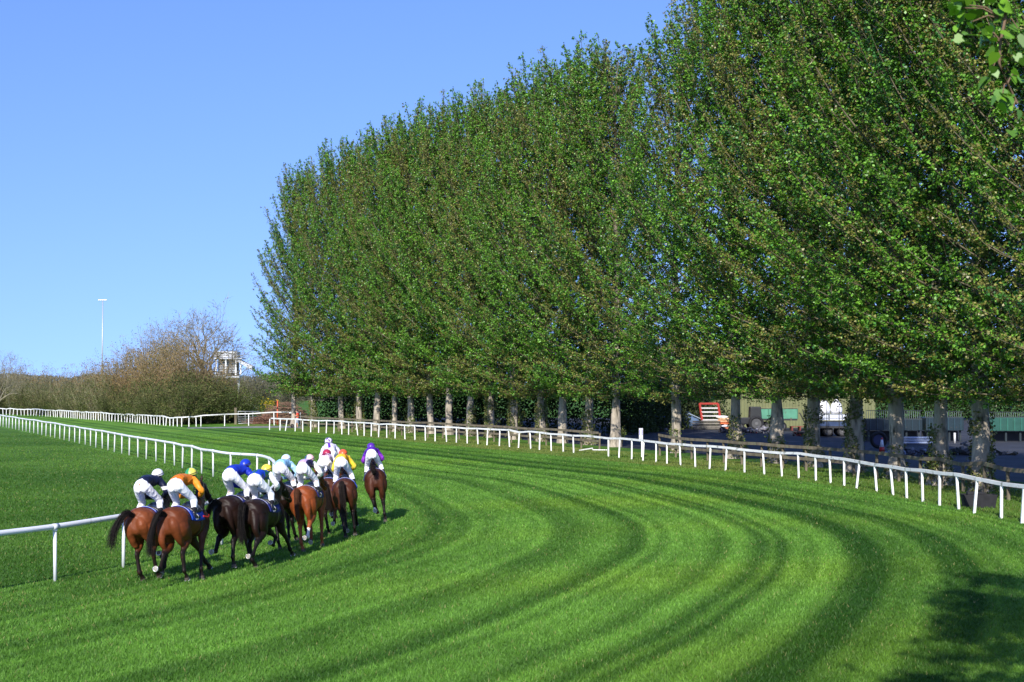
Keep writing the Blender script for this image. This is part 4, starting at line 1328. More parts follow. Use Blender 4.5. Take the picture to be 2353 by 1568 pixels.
def J8(x, y, z, arm, u):
    if arm: return (.84, .56, .03) if (x * 9 % 1) < .75 else (.72, .60, .10)
    if (x - .36) ** 2 + (y + .05) ** 2 < .003 or (x - .24) ** 2 + (y + .14) ** 2 < .0022 or (x - .42) ** 2 + (y - .10) ** 2 < .0022: return (.62, .05, .02)
    return (.82, .50, .03)
def J9(x, y, z, arm, u):
    if abs(y) < .042 and not arm: return (.11, .02, .36)
    return (.72, .68, .80)
def J10(x, y, z, arm, u):
    if x > .43 and not arm: return (.25, .45, .68)
    if arm and u > .35: return (.22, .03, .42)
    return (.085, .012, .30)
def capq(a, b): return lambda x, y, z: a if x * y > 0 else b
def caphalf(a, b): return lambda x, y, z: a if y > .03 else b
def capband(a, b): return lambda x, y, z: b if -.015 < z < .03 else a
def capspot(a, b):
    pts_ = [(math.cos(i * 2.4) * math.sqrt(1 - (1 - i / 9.) ** 2), math.sin(i * 2.4) * math.sqrt(1 - (1 - i / 9.) ** 2), 1 - i / 9.) for i in range(12)]
    def f(x, y, z):
        v = np.array([x / .142, y / .118, z / .118]); v /= np.linalg.norm(v) + 1e-6
        return b if max(v @ np.array(p) for p in pts_) > .945 else a
    return f

BLUE = (.012, .06, .42)
field = [
 # rump pixel, foot pixel, heading, coat, legs HL HR FL FR, tail, socks, cloth, rider...
 dict(px=334, py=1339, yaw=8, coat='lightbay', legs=('ST', 'PL', 'FD', 'BK'), tail=(80, .04, .052, .72), cloth=BLUE, seed=1, hl="bright bay racehorse with its black tail swung out over the rail",
      rl="jockey in dark navy silks with a white armband and white helmet", j=J1, cap=flat((.80, .78, .80)), turn=-.07, lean=.0, elbow=-.03),
 dict(px=408, py=1347, yaw=12, neck=2.2, ht=.16, coat='bay', legs=('BK', 'ST', 'FW', 'OFF'), tail=(45, -.05, .036, .75), cloth=BLUE, seed=2, marks=True, breast=(.55, .02, .015), hl="bay racehorse with combed marks on its rump and a red breastgirth",
      rl="jockey in orange silks with a yellow and green quartered cap", j=J2, cap=capq((.70, .62, .10), (.03, .27, .10)), turn=-.03),
 dict(px=532, py=1309, yaw=15, coat='darkbay', legs=('BK', 'OFF', 'ST', 'FD'), tail=(55, -.02, .036, .85), cloth=(.02, .025, .16), seed=3, hl="dark bay racehorse with its tail out, carrying the royal blue jockey",
      rl="jockey all in royal blue silks and royal blue cap", j=flat((.010, .030, .36)), cap=flat((.010, .035, .42)), turn=-.05, rise=.03),
 dict(px=592, py=1308, yaw=13, coat='darkbay', legs=('ST', 'BK', 'FD', 'FW'), tail=(12, -.05, .035, .8), cloth=(.02, .025, .16), seed=4, hl="almost black racehorse with pale shoes showing, carrying the yellow-capped jockey",
      rl="jockey in blue and green silks with white sleeves and a yellow cap", j=J4, cap=flat((.82, .62, .06)), turn=.0),
 dict(px=657, py=1262, yaw=6, coat='darkbay', legs=('OFF', 'FW', 'BK', 'FW'), tail=(10, -.05, .035, .7), cloth=(.02, .025, .14), seed=5, hl="dark brown racehorse on the rail side of the chestnut, carrying the pale blue jockey",
      rl="jockey in pale sky blue silks with a white and pale blue cap", j=J5, cap=capband((.62, .74, .84), (.82, .80, .84)), turn=.02),
 dict(px=709, py=1267, yaw=7, coat='chestnut', legs=('OFF', 'BK', 'BK', 'OFF'), tail=(6, -.05, .022, .55), socks={1: .3}, cloth=(.02, .025, .14), seed=6, hl="red chestnut racehorse with one white sock and a raised pale hoof",
      rl="jockey in lilac and black silks with cream sleeves and a pink cap", j=J6, cap=caphalf((.02, .10, .14), (.80, .50, .48)), turn=.0),
 dict(px=766, py=1229, yaw=-1, coat='brown', legs=('ST', 'BK', 'FD', 'FW'), tail=(-6, -.05, .04, .7), cloth=BLUE, seed=7, hl="brown racehorse between the chestnut and the yellow jockey's bay, carrying the maroon-capped jockey",
      rl="jockey in pale pink silks with a maroon diamond and a maroon cap", j=J7, cap=flat((.36, .02, .06)), turn=.0, rise=.02),
 dict(px=806, py=1235, yaw=-4, coat='brown', legs=('OFF', 'ST', 'BK', 'FW'), tail=(8, -.05, .045, .85), cloth=BLUE, seed=8, hl="glossy bay racehorse with a blue cloth, carrying the yellow-sleeved jockey",
      rl="jockey in yellow and orange silks with red spots, cap hidden by another jockey", j=J8, cap=flat((.70, .10, .03)), turn=-.05),
 dict(px=782, py=1200, yaw=-8, coat='bay', legs=('BK', 'FW', 'ST', 'FD'), tail=(0, -.1), cloth=BLUE, seed=9, hl="bay racehorse almost hidden in front of the yellow and maroon jockeys",
      rl="jockey sitting up in white silks with a purple stripe and spotted cap", j=J9, cap=capspot((.82, .80, .84), (.10, .03, .26)), turn=.0, rise=.02, lean=.09),
 dict(px=876, py=1201, yaw=-5, coat='brown', legs=('BK', 'OFF', 'FW', 'OFF'), tail=(3, .42, .035, .5), socks={0: .75}, cloth=(.02, .03, .16), seed=10, hl="dark bay racehorse running alone on the outside of the field",
      rl="jockey in purple silks and purple cap, alone on the outside", j=J10, cap=capband((.09, .02, .30), (.14, .20, .50)), turn=.0),
]
for f in field:
    p = P(f['px'], f['py'])[:2]
    yaw = R(f['yaw'])
    fw = np.array([math.sin(yaw), math.cos(yaw)])
    c = p + fw * .70                                  # the rump stands .7 m behind the origin
    h = horse(f['hl'], c, yaw, f['coat'], f['legs'], f['tail'], f.get('socks', ()), cloth=f['cloth'], seed=f['seed'], breast=f.get('breast'), marks=f.get('marks', False), neck=f.get('neck', rng.uniform(.2, .9)), headturn=f.get('ht', .04))
    rider(f['rl'], h, f['j'], f['cap'], f.get('rise', 0), f.get('lean', 0), f.get('turn', 0), f.get('elbow', 0), seed=f['seed'])
# ------------------------------------------------------------------ small things along the course
def at(px, py, dz=0.0):
    x, y, _ = P(px, py); return (x, y, dz)
def mpp(py):                     # metres per pixel at a ground row
    return P(1176.5, py)[1] / FPX

# distance sign
root = empty("distance_sign", at(1475.5, 1051.5), R(-10)); tag(root, "small white sign board with blue figures on a white post by the outer rail", "sign")
G().bar((0, 0, 0), (0, 0, 1.25), .10, .07).build("post", M['white_paint'], root, bevel=.006)
M['sign_face'] = mat("sign_face", (.56, .56, .60), rough=.6)
bd = G().box((-.06, -.05, 1.36), (.23, .03, .68)).build("board", M['sign_face'], root, bevel=.005)
n = link("figures", text_mesh("11", .42, .003, M['purple_print']), bd); n.location = (-.06, -.069, 1.44); n.rotation_euler = (R(90), 0, 0); n.scale = (.62, 1, 1)
for k in range(3): G().box((-.06, -.068, 1.16 - .045 * k), (.17 - .02 * k, .004, .016)).build("text_line", M['grey_print'], bd)
# broken rail lying in the grass
root = empty("broken_rail", at(1358, 1036.5), R(0)); tag(root, "broken white rail lying in two pieces on the grass", "plank")
G().bar((-.75, -.25, .05), (.12, .35, .16), .10, .06).build("plank", M['white_paint'], root, bevel=.005)
G().bar((.10, .30, .06), (1.05, .22, .05), .10, .06).build("plank", M['white_paint'], root, bevel=.005)
# black water trough
root = empty("water_trough", at(2249, 1167), R(-8)); tag(root, "black plastic water trough standing on the grass behind the outer rail", "trough")
def tub(w, d, h, t, flare):
    g = G(); a = [(-w / 2, -d / 2), (w / 2, -d / 2), (w / 2, d / 2), (-w / 2, d / 2)]
    s = lambda k, z: [(x * k, y * k, z) for x, y in a]
    V = s(flare, 0) + s(1, h) + s(1 - 2 * t / w, h) + s(flare - 2 * t / w, .06)
    F = [(3, 2, 1, 0)] + [(i, (i + 1) % 4, (i + 1) % 4 + 4, i + 4) for i in range(4)] + [(i + 4, (i + 1) % 4 + 4, (i + 1) % 4 + 8, i + 8) for i in range(4)] + [(i + 8, (i + 1) % 4 + 8, (i + 1) % 4 + 12, i + 12) for i in range(4)] + [(12, 13, 14, 15)]
    return g.add(V, F)
tub(1.15, .62, .46, .06, .86).build("tub", M['rubber'], root, bevel=.015)
G().box((-.12, -.02, .50), (.55, .36, .09)).build("float_cover", M['rubber'], root, bevel=.015)

# floodlight mast
x, y, _ = P(234, 929)
root = empty("floodlight_mast", (x, y, 0)); tag(root, "tall slim floodlight mast rising above the hedge", "floodlight")
Hm = CAM_H + (887 - 690) / FPX * y
G().tube([(0, 0, 0), (0, 0, Hm * .5), (0, 0, Hm)], [.20, .15, .10], None, 12).build("pole", M['galv'], root, True)
G().box((0, 0, Hm), (1.9, .12, .10)).build("crossbar", M['galv'], root)
for k in (-.85, -.45, -.05, .35, .75):
    G().box((k + .05, -.12, Hm - .02), (.30, .34, .20), rx=R(-25)).build("lamp", M['painted'], root, bevel=.02)

M['pale_sheet'] = mat("pale_sheet", (.52, .53, .55), rough=.6, noise=(1, .1))
# white viewing stand with sloping side
x, y, _ = P(536, 935)
root = empty("viewing_stand", (x, y, 0), 0); tag(root, "white open viewing stand with a sloping side roof beyond the trees", "stand")
sp_ = y / FPX
zz = lambda py: CAM_H + (887 - py) * sp_
xx = lambda px: (px - 536) * sp_
G().box((xx(522), 0, (zz(808) + zz(822)) / 2), (xx(548) - xx(496), 3.4, zz(808) - zz(822))).build("canopy", M['pale_sheet'], root, bevel=.03)
G().box((xx(523), 0, zz(824.5)), (xx(560) - xx(486), 4.0, .22)).build("beam", M['pale_sheet'], root)
G().box((xx(522), 1.2, (zz(826) + zz(862)) / 2), (xx(546) - xx(498), .2, zz(826) - zz(862)), colr=(.16, .16, .15)).build("back_wall", M['painted'], root)
for px in (500, 522, 545, 555): G().box((xx(px), -1.6 if px != 555 else -1.0, (zz(825) + zz(862)) / 2), (.28, .28, zz(825) - zz(862))).build("column", M['white_paint'], root)
sl = G(); a, b = (xx(546), zz(824)), (xx(582), zz(842))
sl.add([(a[0], -1.7, a[1]), (b[0], -1.7, b[1]), (b[0], 1.7, b[1]), (a[0], 1.7, a[1]), (a[0], -1.7, a[1] - .5), (b[0], -1.7, b[1] - .9), (b[0], 1.7, b[1] - .9), (a[0], 1.7, a[1] - .5)],
       [(0, 1, 2, 3), (7, 6, 5, 4), (0, 4, 5, 1), (1, 5, 6, 2), (2, 6, 7, 3), (3, 7, 4, 0)]).build("sloping_roof", M['pale_sheet'], root)
for k in range(7): G().box((xx(522), -.4, zz(832 + 4 * k)), (xx(543) - xx(501), .10, .16)).build("louvre", M['galv'], root)
G().box((xx(523), 0, zz(866)), (xx(556) - xx(496), 3.2, .5)).build("deck", M['galv'], root)
for px in (500, 548): G().box((xx(px), 0, zz(868) / 2), (.4, .4, zz(868))).build("leg", M['galv'], root)

# pale paling fence below the stand
x0, y0, _ = P(553, 940); x1, y1, _ = P(592, 940)
root = empty("paling_fence", (x0, y0, 0)); tag(root, "pale upright paling fence in front of the white stand", "fence")
for k in range(22):
    G().box(((x1 - x0) * k / 21, 0, 1.25), (.09, .04, 2.3), colr=(.42, .42, .38)).build("paling", M['painted'], root)
for z in (.5, 1.9): G().box(((x1 - x0) / 2, .05, z), (x1 - x0, .05, .10), colr=(.40, .40, .36)).build("rail", M['painted'], root)

# field gate
x0, y0, _ = P(547, 976); x1, y1, _ = P(599, 974.5)
root = empty("field_gate", (x0, y0, 0), math.atan2(y1 - y0, x1 - x0)); tag(root, "galvanised tubular field gate standing behind the far white rail", "gate")
W = math.hypot(x1 - x0, y1 - y0)
fr = G(); fr.tube(catmull_n([(0, 0, .12), (0, 0, 1.42), (W * .9, 0, 1.36), (W, 0, 1.2), (W, 0, .12), (0, 0, .12)], 1), .035, None, 8); fr.build("frame", M['galv'], root, True)
for z in (.36, .58, .82, 1.1): G().tube([(0, 0, z), (W, 0, z)], .024, None, 8).build("bar", M['galv'], root, True)
for k in (.31, .65): G().tube([(W * k, .0, .12), (W * k, 0, 1.4)], .026, None, 8).build("upright", M['galv'], root, True)
root = empty("gate_post", at(541.5, 975.5)); tag(root, "stout wooden post the field gate hangs on", "post")
G().bar((0, 0, 0), (0, 0, 1.75), .26, .26).build("shaft", M['old_wood'], root, bevel=.02); G().box((0, 0, 1.77), (.29, .29, .05)).build("cap", M['old_wood'], root)
# orange marker post
root = empty("marker_post", at(681 - 49, 977)); tag(root, "thin orange marker post standing in front of the brush pile", "post")
root.location = at(641 + 37, 977.5) if False else at(650 + 28 - 41, 977)
# brush pile
def brush_pile(px, py, w, h, n, seed, lab, colr):
    r = np.random.default_rng(seed); root = empty("brush_pile", at(px, py)); tag(root, lab, "brush pile", "piles of cut branches")
    g = G()
    for _ in range(n):
        a = r.uniform(-.5, .5) + (math.pi if r.random() < .5 else 0); L = r.uniform(.8, 2.4); c = np.array([r.uniform(-w / 2, w / 2), r.normal(0, .6), 0]); c[2] = max(.05, h * (1 - (2 * c[0] / w) ** 2) * r.random())
        d = np.array([math.cos(a), r.normal(0, .4), r.normal(0, .22)]); d /= np.linalg.norm(d)
        tube_np(g, np.array([c - d * L / 2, c + (0, 0, .05), c + d * L / 2]), .035, .012, 4, np.array(colr) * r.uniform(.6, 1.35))
    g.build("branches", M['twig'], root)
for o in [root]:
    px_o, base_o = 672.5 - 37, 977
G().tube([(0, 0, 0), (0, 0, 2.55)], .075, None, 8, colr=(.55, .10, .04)).build("shaft", M['painted'], root, True)
G().ball((0, 0, 2.56), .08, colr=(.55, .10, .04)).build("cap", M['painted'], root, True)
root.location = at(637.5, 977)
brush_pile(655, 974, 5.2, 2.4, 420, 3, "tall heap of cut brown branches behind the orange marker post", (.20, .125, .085))
brush_pile(608, 974.5, 3.0, .9, 150, 4, "low heap of reddish cut branches behind the metal gate", (.19, .10, .07))
# gorse in flower
r_ = np.random.default_rng(9); x, y, _ = P(611, 960)
root = empty("gorse_bush", (x, y, 0)); tag(root, "small bush covered in yellow flowers above the brush pile", "bush")
pos = r_.normal(0, 1, (900, 3)) * (.75, .7, .5) + (0, 0, 1.55); c = np.where((r_.random(900) < .55)[:, None], np.array([.62, .45, .02]), np.array([.06, .09, .02]))
V, F, C4 = leaf_quads(pos, r_.uniform(.1, .2, 900), c, r_); link("crown", fast_mesh("crown", V, F, [M['twigleaf']], C4), root)
g = G()
for k in range(9): tube_np(g, np.array([(0, 0, 0), (.2 * math.cos(k), .2 * math.sin(k), .8), (.6 * math.cos(k), .6 * math.sin(k), 1.5)]), .05, .02, 4, (.13, .11, .07))
g.build("stems", M['twig'], root)

# person in the orange vest
def bystander(px, py, yaw):
    root = empty("person", at(px, py), yaw); tag(root, "person in an orange high-visibility vest and pale shorts holding a white lens", "person")
    g = G()
    def L(rows, n=10, up=(1, 0, 0)): smooth_tube(g, rows, n, up)
    legs_ = lambda k: [[(0, s * .10, .96, .105 * k, .11 * k), (.02, s * .11, .70, .085 * k, .09 * k), (.02, s * .12, .50, .062 * k, .065 * k), (0, s * .125, .34, .058 * k, .062 * k), (-.02, s * .13, .09, .036 * k, .042 * k)] for s in (-1, 1)]
    for l in legs_(1.0): L(l)
    for s in (-1, 1): smooth_tube(g, [(-.07, s * .13, .045, .035, .035), (.05, s * .135, .045, .045, .04), (.17, s * .145, .03, .03, .025)], 8)
    tor = [(0, 0, .90, .16, .12), (0, 0, 1.05, .155, .12), (-.02, 0, 1.25, .17, .125), (-.01, 0, 1.40, .19, .12), (.03, 0, 1.50, .09, .08)]
    L(tor, 14)
    arm = [[(.0, s * .19, 1.42, .055, .06), (.06, s * .25, 1.20, .045, .05), (.26, s * .16, 1.25, .038, .042), (.38, s * .07, 1.40, .026, .03)] for s in (-1, 1)]
    for a in arm: L(a, 8)
    for s in (-1, 1):
        g.ball((.42, s * .05, 1.43), (.045, .03, .04), 8, 6)
        for f in range(4): g.tube([(.43, s * .05, 1.46 - .02 * f), (.47, s * .035, 1.46 - .02 * f), (.465, s * .01, 1.46 - .02 * f)], .010, None, 5)
        g.tube([(.41, s * .04, 1.465), (.43, s * .02, 1.485), (.455, s * .01, 1.48)], .011, None, 5)
    smooth_tube(g, [(.03, 0, 1.46, .058, .058), (.05, 0, 1.60, .055, .058)], 10)
    g.ball((.07, 0, 1.70), (.10, .08, .12)); g.ball((.13, 0, 1.645), (.05, .05, .05)); g.tube([(.16, 0, 1.72), (.19, 0, 1.69), (.165, 0, 1.675)], .013, None, 6)
    me = fuse("body", g, .014, 3); v = verts(me); c = np.repeat(np.array([[.50, .29, .20]]), len(v), 0); c[v[:, 2] < .085] = (.12, .11, .10)
    put_col(me, c); me.materials.append(M['skin']); link("body", me, root)
    g = G()
    for l in legs_(1.14): smooth_tube(g, l[:3], 10, (1, 0, 0))
    L([(0, 0, .86, .15, .13), (0, 0, .98, .172, .135), (0, 0, 1.06, .165, .13)], 12)
    me = fuse("shorts", g, .016, 3); put_col(me, np.repeat(np.array([[.36, .38, .46]]), len(me.vertices), 0)); me.materials.append(M['silk']); link("shorts", me, root)
    g = G(); smooth_tube(g, [(0, 0, 1.00, .178, .145), (-.01, 0, 1.15, .18, .145), (-.02, 0, 1.28, .192, .15), (-.01, 0, 1.41, .208, .14), (.02, 0, 1.49, .12, .10)], 14, (1, 0, 0))
    for a in arm: smooth_tube(g, [tuple(q[:3]) + (q[3] * 1.2, q[4] * 1.2) for q in a[:2]], 8, (1, 0, 0))
    me = fuse("vest", g, .016, 3); v = verts(me); c = np.repeat(np.array([[.75, .10, .03]]), len(v), 0); c[np.abs(v[:, 2] - 1.16) < .03] = (.75, .55, .40); c[v[:, 2] > 1.40] = (.50, .015, .03)
    put_col(me, c); me.materials.append(M['silk']); link("vest", me, root)
    g = G(); g.ball((.055, 0, 1.735), (.115, .095, .10)); g.box((.16, 0, 1.735), (.10, .13, .012)); g.build("hat", M['leather'], root, True)
    g = G(); g.tube([(.40, 0, 1.47), (.52, 0, 1.48)], .05, None, 10, colr=(.03, .03, .03)); g.tube([(.52, 0, 1.48), (.66, 0, 1.49), (.78, 0, 1.49)], [.045, .05, .065], None, 12, colr=(.78, .78, .76))
    cr = empty("camera_with_lens", root.location, yaw); tag(cr, "camera with a long white lens held by the person in the orange vest", "camera")
    g.build("barrel", M['plastic'], cr, True)
bystander(683, 984, R(190))
root = empty("wheelbarrow", at(655, 984), R(20)); tag(root, "dark wheelbarrow parked behind the end of the outer rail", "wheelbarrow")
tub(1.0, .66, .32, .03, .7).build("tray", M['rubber'], root).location = (0, 0, .35)
for s in (-1, 1): G().tube(catmull_n([(.7, s * .1, .2), (.2, s * .24, .36), (-.95, s * .3, .62)], 3), .022, None, 6, colr=(.25, .16, .09)).build("handle", M['plain'], root, True); G().bar((-.35, s * .25, .38), (-.45, s * .25, 0), .03, .03).build("leg", M['galv'], root)
def wheel(r0, w, loc, parent, axis='y', rim=True, name="wheel"):
    g = G(); a = np.linspace(0, 2 * math.pi, 25)
    pth = [(r0 * .8 * math.cos(t), 0, r0 * .8 * math.sin(t)) for t in a]
    V, F = [], []
    for t in a[:-1]:
        for k in range(8):
            b = 2 * math.pi * k / 8; rr = r0 * .80 + r0 * .20 * math.cos(b); V.append((rr * math.cos(t), w / 2 * math.sin(b), rr * math.sin(t)))
    for i in range(24):
        for k in range(8): F.append((i * 8 + k, i * 8 + (k + 1) % 8, (i + 1) % 24 * 8 + (k + 1) % 8, (i + 1) % 24 * 8 + k))
    g.add(V, F)
    o = g.build(name, M['rubber'], parent, True); o.location = loc
    if axis == 'x': o.rotation_euler = (0, 0, math.pi / 2)
    if rim:
        q = G(); q.tube([(0, -w * .32, 0), (0, w * .32, 0)], r0 * .63, None, 18, colr=(.07, .07, .07)); q.tube([(0, -w * .42, 0), (0, w * .42, 0)], r0 * .2, None, 10, colr=(.12, .12, .12)); q.build("rim", M['painted'], o)
    return o
wheel(.2, .09, (.72, 0, .2), root)

# ------------------------------------------------------------------ the yard behind the trees
# corrugated shed
def shed(x0, x1, y, depth, h, lab, colr, door=None):
    root = empty("metal_shed", ((x0 + x1) / 2, y, 0)); tag(root, lab, "shed", "green sheds in the yard")
    w = x1 - x0; g = G(); n = int(w / .30); pr = []
    for i in range(n + 1):
        x = -w / 2 + i * w / n
        pr += [(x, 0), (x + .10, -.035), (x + .16, -.035), (x + .24, 0)]
    V = [(a, b, 0) for a, b in pr] + [(a, b, h) for a, b in pr]; m = len(pr)
    g.add(V, [(i, i + 1, i + 1 + m, i + m) for i in range(m - 1)], colr)
    g.build("front_wall", M['painted'], root)
    g = G(); g.box((-w / 2 - .04, depth / 2 + .02, h / 2), (.06, depth, h), colr=colr); g.box((w / 2 + .26, depth / 2 + .02, h / 2), (.06, depth, h), colr=colr); g.box((0, depth, h / 2), (w, .06, h), colr=colr); g.build("side_walls", M['painted'], root)
    g = G(); rr = depth * .22
    V = [(-w / 2 - .3, -.3, h + .02), (w / 2 + .5, -.3, h + .02), (w / 2 + .5, depth / 2, h + rr), (-w / 2 - .3, depth / 2, h + rr), (w / 2 + .5, depth + .3, h + .02), (-w / 2 - .3, depth + .3, h + .02)]
    V += [(a, b, c + .08) for a, b, c in V]
    g.add(V, [(3, 2, 1, 0), (5, 4, 2, 3), (6, 7, 8, 9), (9, 8, 10, 11), (0, 1, 7, 6), (4, 5, 11, 10), (1, 2, 8, 7), (2, 4, 10, 8), (3, 0, 6, 9), (5, 3, 9, 11)], (.16, .17, .13)); g.build("roof", M['painted'], root)
    if door:
        for dx, dw, dh in door: G().box((dx, -.06, dh / 2), (dw, .06, dh), colr=(.05, .055, .04)).build("door", M['painted'], root)
    return root
xs0 = P(1560, 984)[0] * 142 / P(1560, 984)[1]; xs1 = P(2005, 984)[0] * 142 / P(2005, 984)[1]
shed(xs0, xs1, 142, 12, 6.2, "long olive green corrugated metal shed at the back of the yard", (.155, .165, .070), [(-7.6, 2.6, 4.0)])

# red frame with white rungs leaning on the shed, and timber below it
mp = mpp(987)
root = empty("rack_frame", at(1633, 987), 0); tag(root, "red metal frame with white rungs standing on stacked timber", "frame")
w, z0, z1 = 42 * mp, 21 * mp, 59 * mp
for s in (-1, 1): G().bar((s * w / 2 + .06, .0, z0), (s * w / 2 - .10, .5, z1), .20, .12, (.36, .035, .02)).build("side_bar", M['painted'], root)
G().bar((-w / 2 - .1, .5, z1), (w / 2 - .1, .5, z1), .14, .18, (.36, .035, .02)).build("top_bar", M['painted'], root)
for k in range(4):
    f = .02 + .235 * k; G().bar((-w / 2, .48 * f, z0 + (z1 - z0) * f), (w / 2 - .1, .48 * f, z0 + (z1 - z0) * f), .06, .13, (.55, .53, .50)).build("rung", M['painted'], root)
root = empty("timber_stack", at(1624, 988.5), 0); tag(root, "stack of grey timber lengths below the red frame", "timber stack")
for k in range(5):
    for j in range(3): G().bar((-1.25 - .1 * (k % 2), j * .3, .12 + .17 * k), (1.2 + .1 * (k % 3), j * .3 + .05, .12 + .17 * k), .14, .10, np.array((.20, .18, .15)) * rng.uniform(.4, 1.3)).build("beam", M['plain'], root)
# sacks
root = empty("sack_pile", at(1662, 988), 0); tag(root, "pile of orange and white sacks against the timber stack", "sacks")
for k, (dx, dz, c) in enumerate([(-.2, .12, (.06, .05, .12)), (.35, .14, (.40, .13, .07)), (0, .36, (.62, .62, .66)), (.1, .58, (.60, .14, .05)), (.0, .80, (.66, .36, .20)), (.05, 1.02, (.68, .42, .24)), (-.1, 1.2, (.74, .70, .66)), (.75, .9, (.74, .74, .76))]):
    G().ball((dx, rng.uniform(-.1, .1), dz), (.62 if k < 7 else .3, .4, .16), 14, 8, c).build("sack", M['plain'], root, True)
# two blue barrels on a black trailer
def flat_trailer(px, py, w, lab, bodyc, body_h, z_deck, name="farm_trailer", d=1.9, rot=0.0):
    root = empty(name, at(px, py), rot); tag(root, lab, "trailer", "trailers parked in the yard")
    G().box((0, 0, z_deck), (w, d, .16), colr=(.03, .03, .03)).build("chassis", M['painted'], root)
    if body_h:
        n = max(2, int(w / 1.2))
        for s in (-1, 1): G().box((0, s * (d / 2 - .03), z_deck + .09 + body_h / 2), (w, .06, body_h), colr=bodyc).build("side_panel", M['painted'], root)
        for s in (-1, 1): G().box((s * (w / 2 - .03), 0, z_deck + .09 + body_h / 2), (.06, d - .14, body_h), colr=bodyc).build("end_panel", M['painted'], root)
        for k in range(n + 1): G().box((-w / 2 + k * w / n, -d / 2 - .035, z_deck + .09 + body_h / 2), (.07, .06, body_h + .04), colr=np.array(bodyc) * .6).build("rib", M['painted'], root)
        G().box((0, -d / 2 - .02, z_deck + .12 + body_h), (w + .1, .12, .07), colr=(.20, .19, .10)).build("top_rail", M['painted'], root)
    for s in (-1, 1):
        for k in (-.16, .16): wheel(.42, .24, (k * w, s * (d / 2 - .28), .42), root)
    G().tube([(-w / 2, 0, z_deck), (-w / 2 - .9, 0, .5)], .05, None, 8, colr=(.05, .05, .05)).build("drawbar", M['painted'], root, True)
    return root
flat_trailer(1512, 989, 2.6, "low black trailer carrying two blue barrels", (.02, .02, .022), .55, .55)
def barrel(px, py, z, colr, lab):
    x, y, _ = P(px, py); root = empty("barrel", (x, y, z)); tag(root, lab, "barrel", "blue barrels on the black trailer")
    zs = np.linspace(0, .9, 13); rr = [.26, .285, .29, .29, .30, .29, .29, .29, .30, .29, .29, .285, .26]
    G().tube([(0, 0, q) for q in zs], rr, None, 18, colr=colr).build("drum", M['plastic'], root, True)
    G().tube([(0, 0, .90), (0, 0, .925)], .255, None, 18, colr=np.array(colr) * .7).build("lid", M['plastic'], root, True)
barrel(1504, 989, .65, (.015, .04, .30), "dark blue barrel on the black trailer")
barrel(1523, 989, .65, (.03, .16, .62), "bright blue barrel on the black trailer")
# red implement and scrap beams
root = empty("farm_implement", at(1448, 985), 0); tag(root, "low dark red farm implement at the dark back of the yard", "farm implement")
G().box((0, 0, .55), (2.6, 1.0, .30), colr=(.16, .012, .014)).build("frame", M['painted'], root, bevel=.03)
for k in range(6): G().tube(catmull_n([(-1.1 + .44 * k, .2, .5), (-1.0 + .44 * k, -.2, .25), (-.9 + .44 * k, -.5, .02)], 3), .04, None, 6, colr=(.12, .05, .04)).build("tine", M['painted'], root, True)
G().box((-.8, 0, .95), (.5, .5, .5), colr=(.28, .015, .02)).build("seed_box", M['painted'], root, bevel=.03)
root = empty("beam_heap", at(1487, 986.5), 0); tag(root, "heap of grey scrap beams leaning beside the black trailer", "beams")
for k in range(9): G().bar((-1.0 + rng.normal(0, .15), rng.normal(0, .3), 1.2 - .10 * k), (1.2 + rng.normal(0, .2), rng.normal(0, .3), .75 - .08 * k), .12, .09, np.array((.32, .30, .27)) * rng.uniform(.3, 1.4)).build("beam", M['plain'], root)
# blue tarpaulin bundle
root = empty("tarpaulin_bundle", at(1581, 985), 0); tag(root, "grey-blue tarpaulin bundle tied up beside a poplar trunk", "bundle")
g = G(); g.ball((0, 0, .7), (1.0, .7, .72), 26, 16, (.10, .15, .24))
V = np.array(g.V); V *= (1 + .12 * wob(V[:, 0] * 5, V[:, 2] * 5, 3))[:, None]; V[:, 2] = np.clip(V[:, 2], 0, None); g.V = [tuple(v) for v in V]; g.build("cover", M['plastic'], root, True)
G().tube([(-.9, -.6, 1.9), (1.3, -.5, .9)], .05, None, 6, colr=(.3, .36, .42)).build("pole", M['painted'], root)
# green tipping trailer with dark tractor unit
flat_trailer(1778, 990, 4.0, "green sided tipping trailer in front of the olive shed", (.085, .26, .165), .95, 1.05, d=2.1)
root = empty("tractor", at(1716, 991), 0); tag(root, "dark tractor in the shade coupled to the green trailer", "tractor")
G().box((-.35, 0, .95), (1.5, .7, .6), colr=(.02, .022, .025)).build("bonnet", M['painted'], root, bevel=.05); G().box((.75, 0, 1.45), (1.1, 1.3, 1.6), colr=(.018, .02, .02), taper=.88).build("cab", M['painted'], root, bevel=.05)
for s in (-1, 1): wheel(.72, .4, (.75, s * .75, .72), root); wheel(.42, .28, (-.75, s * .62, .42), root)
G().tube([(-.6, .3, 1.2), (-.6, .3, 2.1)], .04, None, 8, colr=(.02, .02, .02)).build("exhaust", M['painted'], root)
# rubble, red pallet, leaning poles
root = empty("rubble_heap", at(1752, 996), 0); tag(root, "heap of pale broken rubble in front of the green trailer", "rubble")
g = G()
for k in range(70):
    rr = rng.uniform(.06, .2); g.box((rng.normal(0, .75), rng.normal(0, .3), abs(rng.normal(0, .22)) + .05), (rr * 1.5, rr, rr), rng.uniform(0, 3), rng.uniform(0, 3), 0, np.array((.34, .33, .35)) * rng.uniform(.4, 1.5) if k % 6 else np.array((.25, .04, .03)))
g.build("rubble", M['plain'], root)
root = empty("pallet", at(1837, 990), 0); tag(root, "red painted pallet lying by the shed wall", "pallet")
for k in range(5): G().box((0, -.4 + .2 * k, .40), (1.7, .14, .04), colr=(.22, .05, .035)).build("board", M['painted'], root)
for k in (-.75, 0, .75): G().box((k, 0, .19), (.14, .95, .36), colr=(.17, .04, .03)).build("bearer", M['painted'], root)
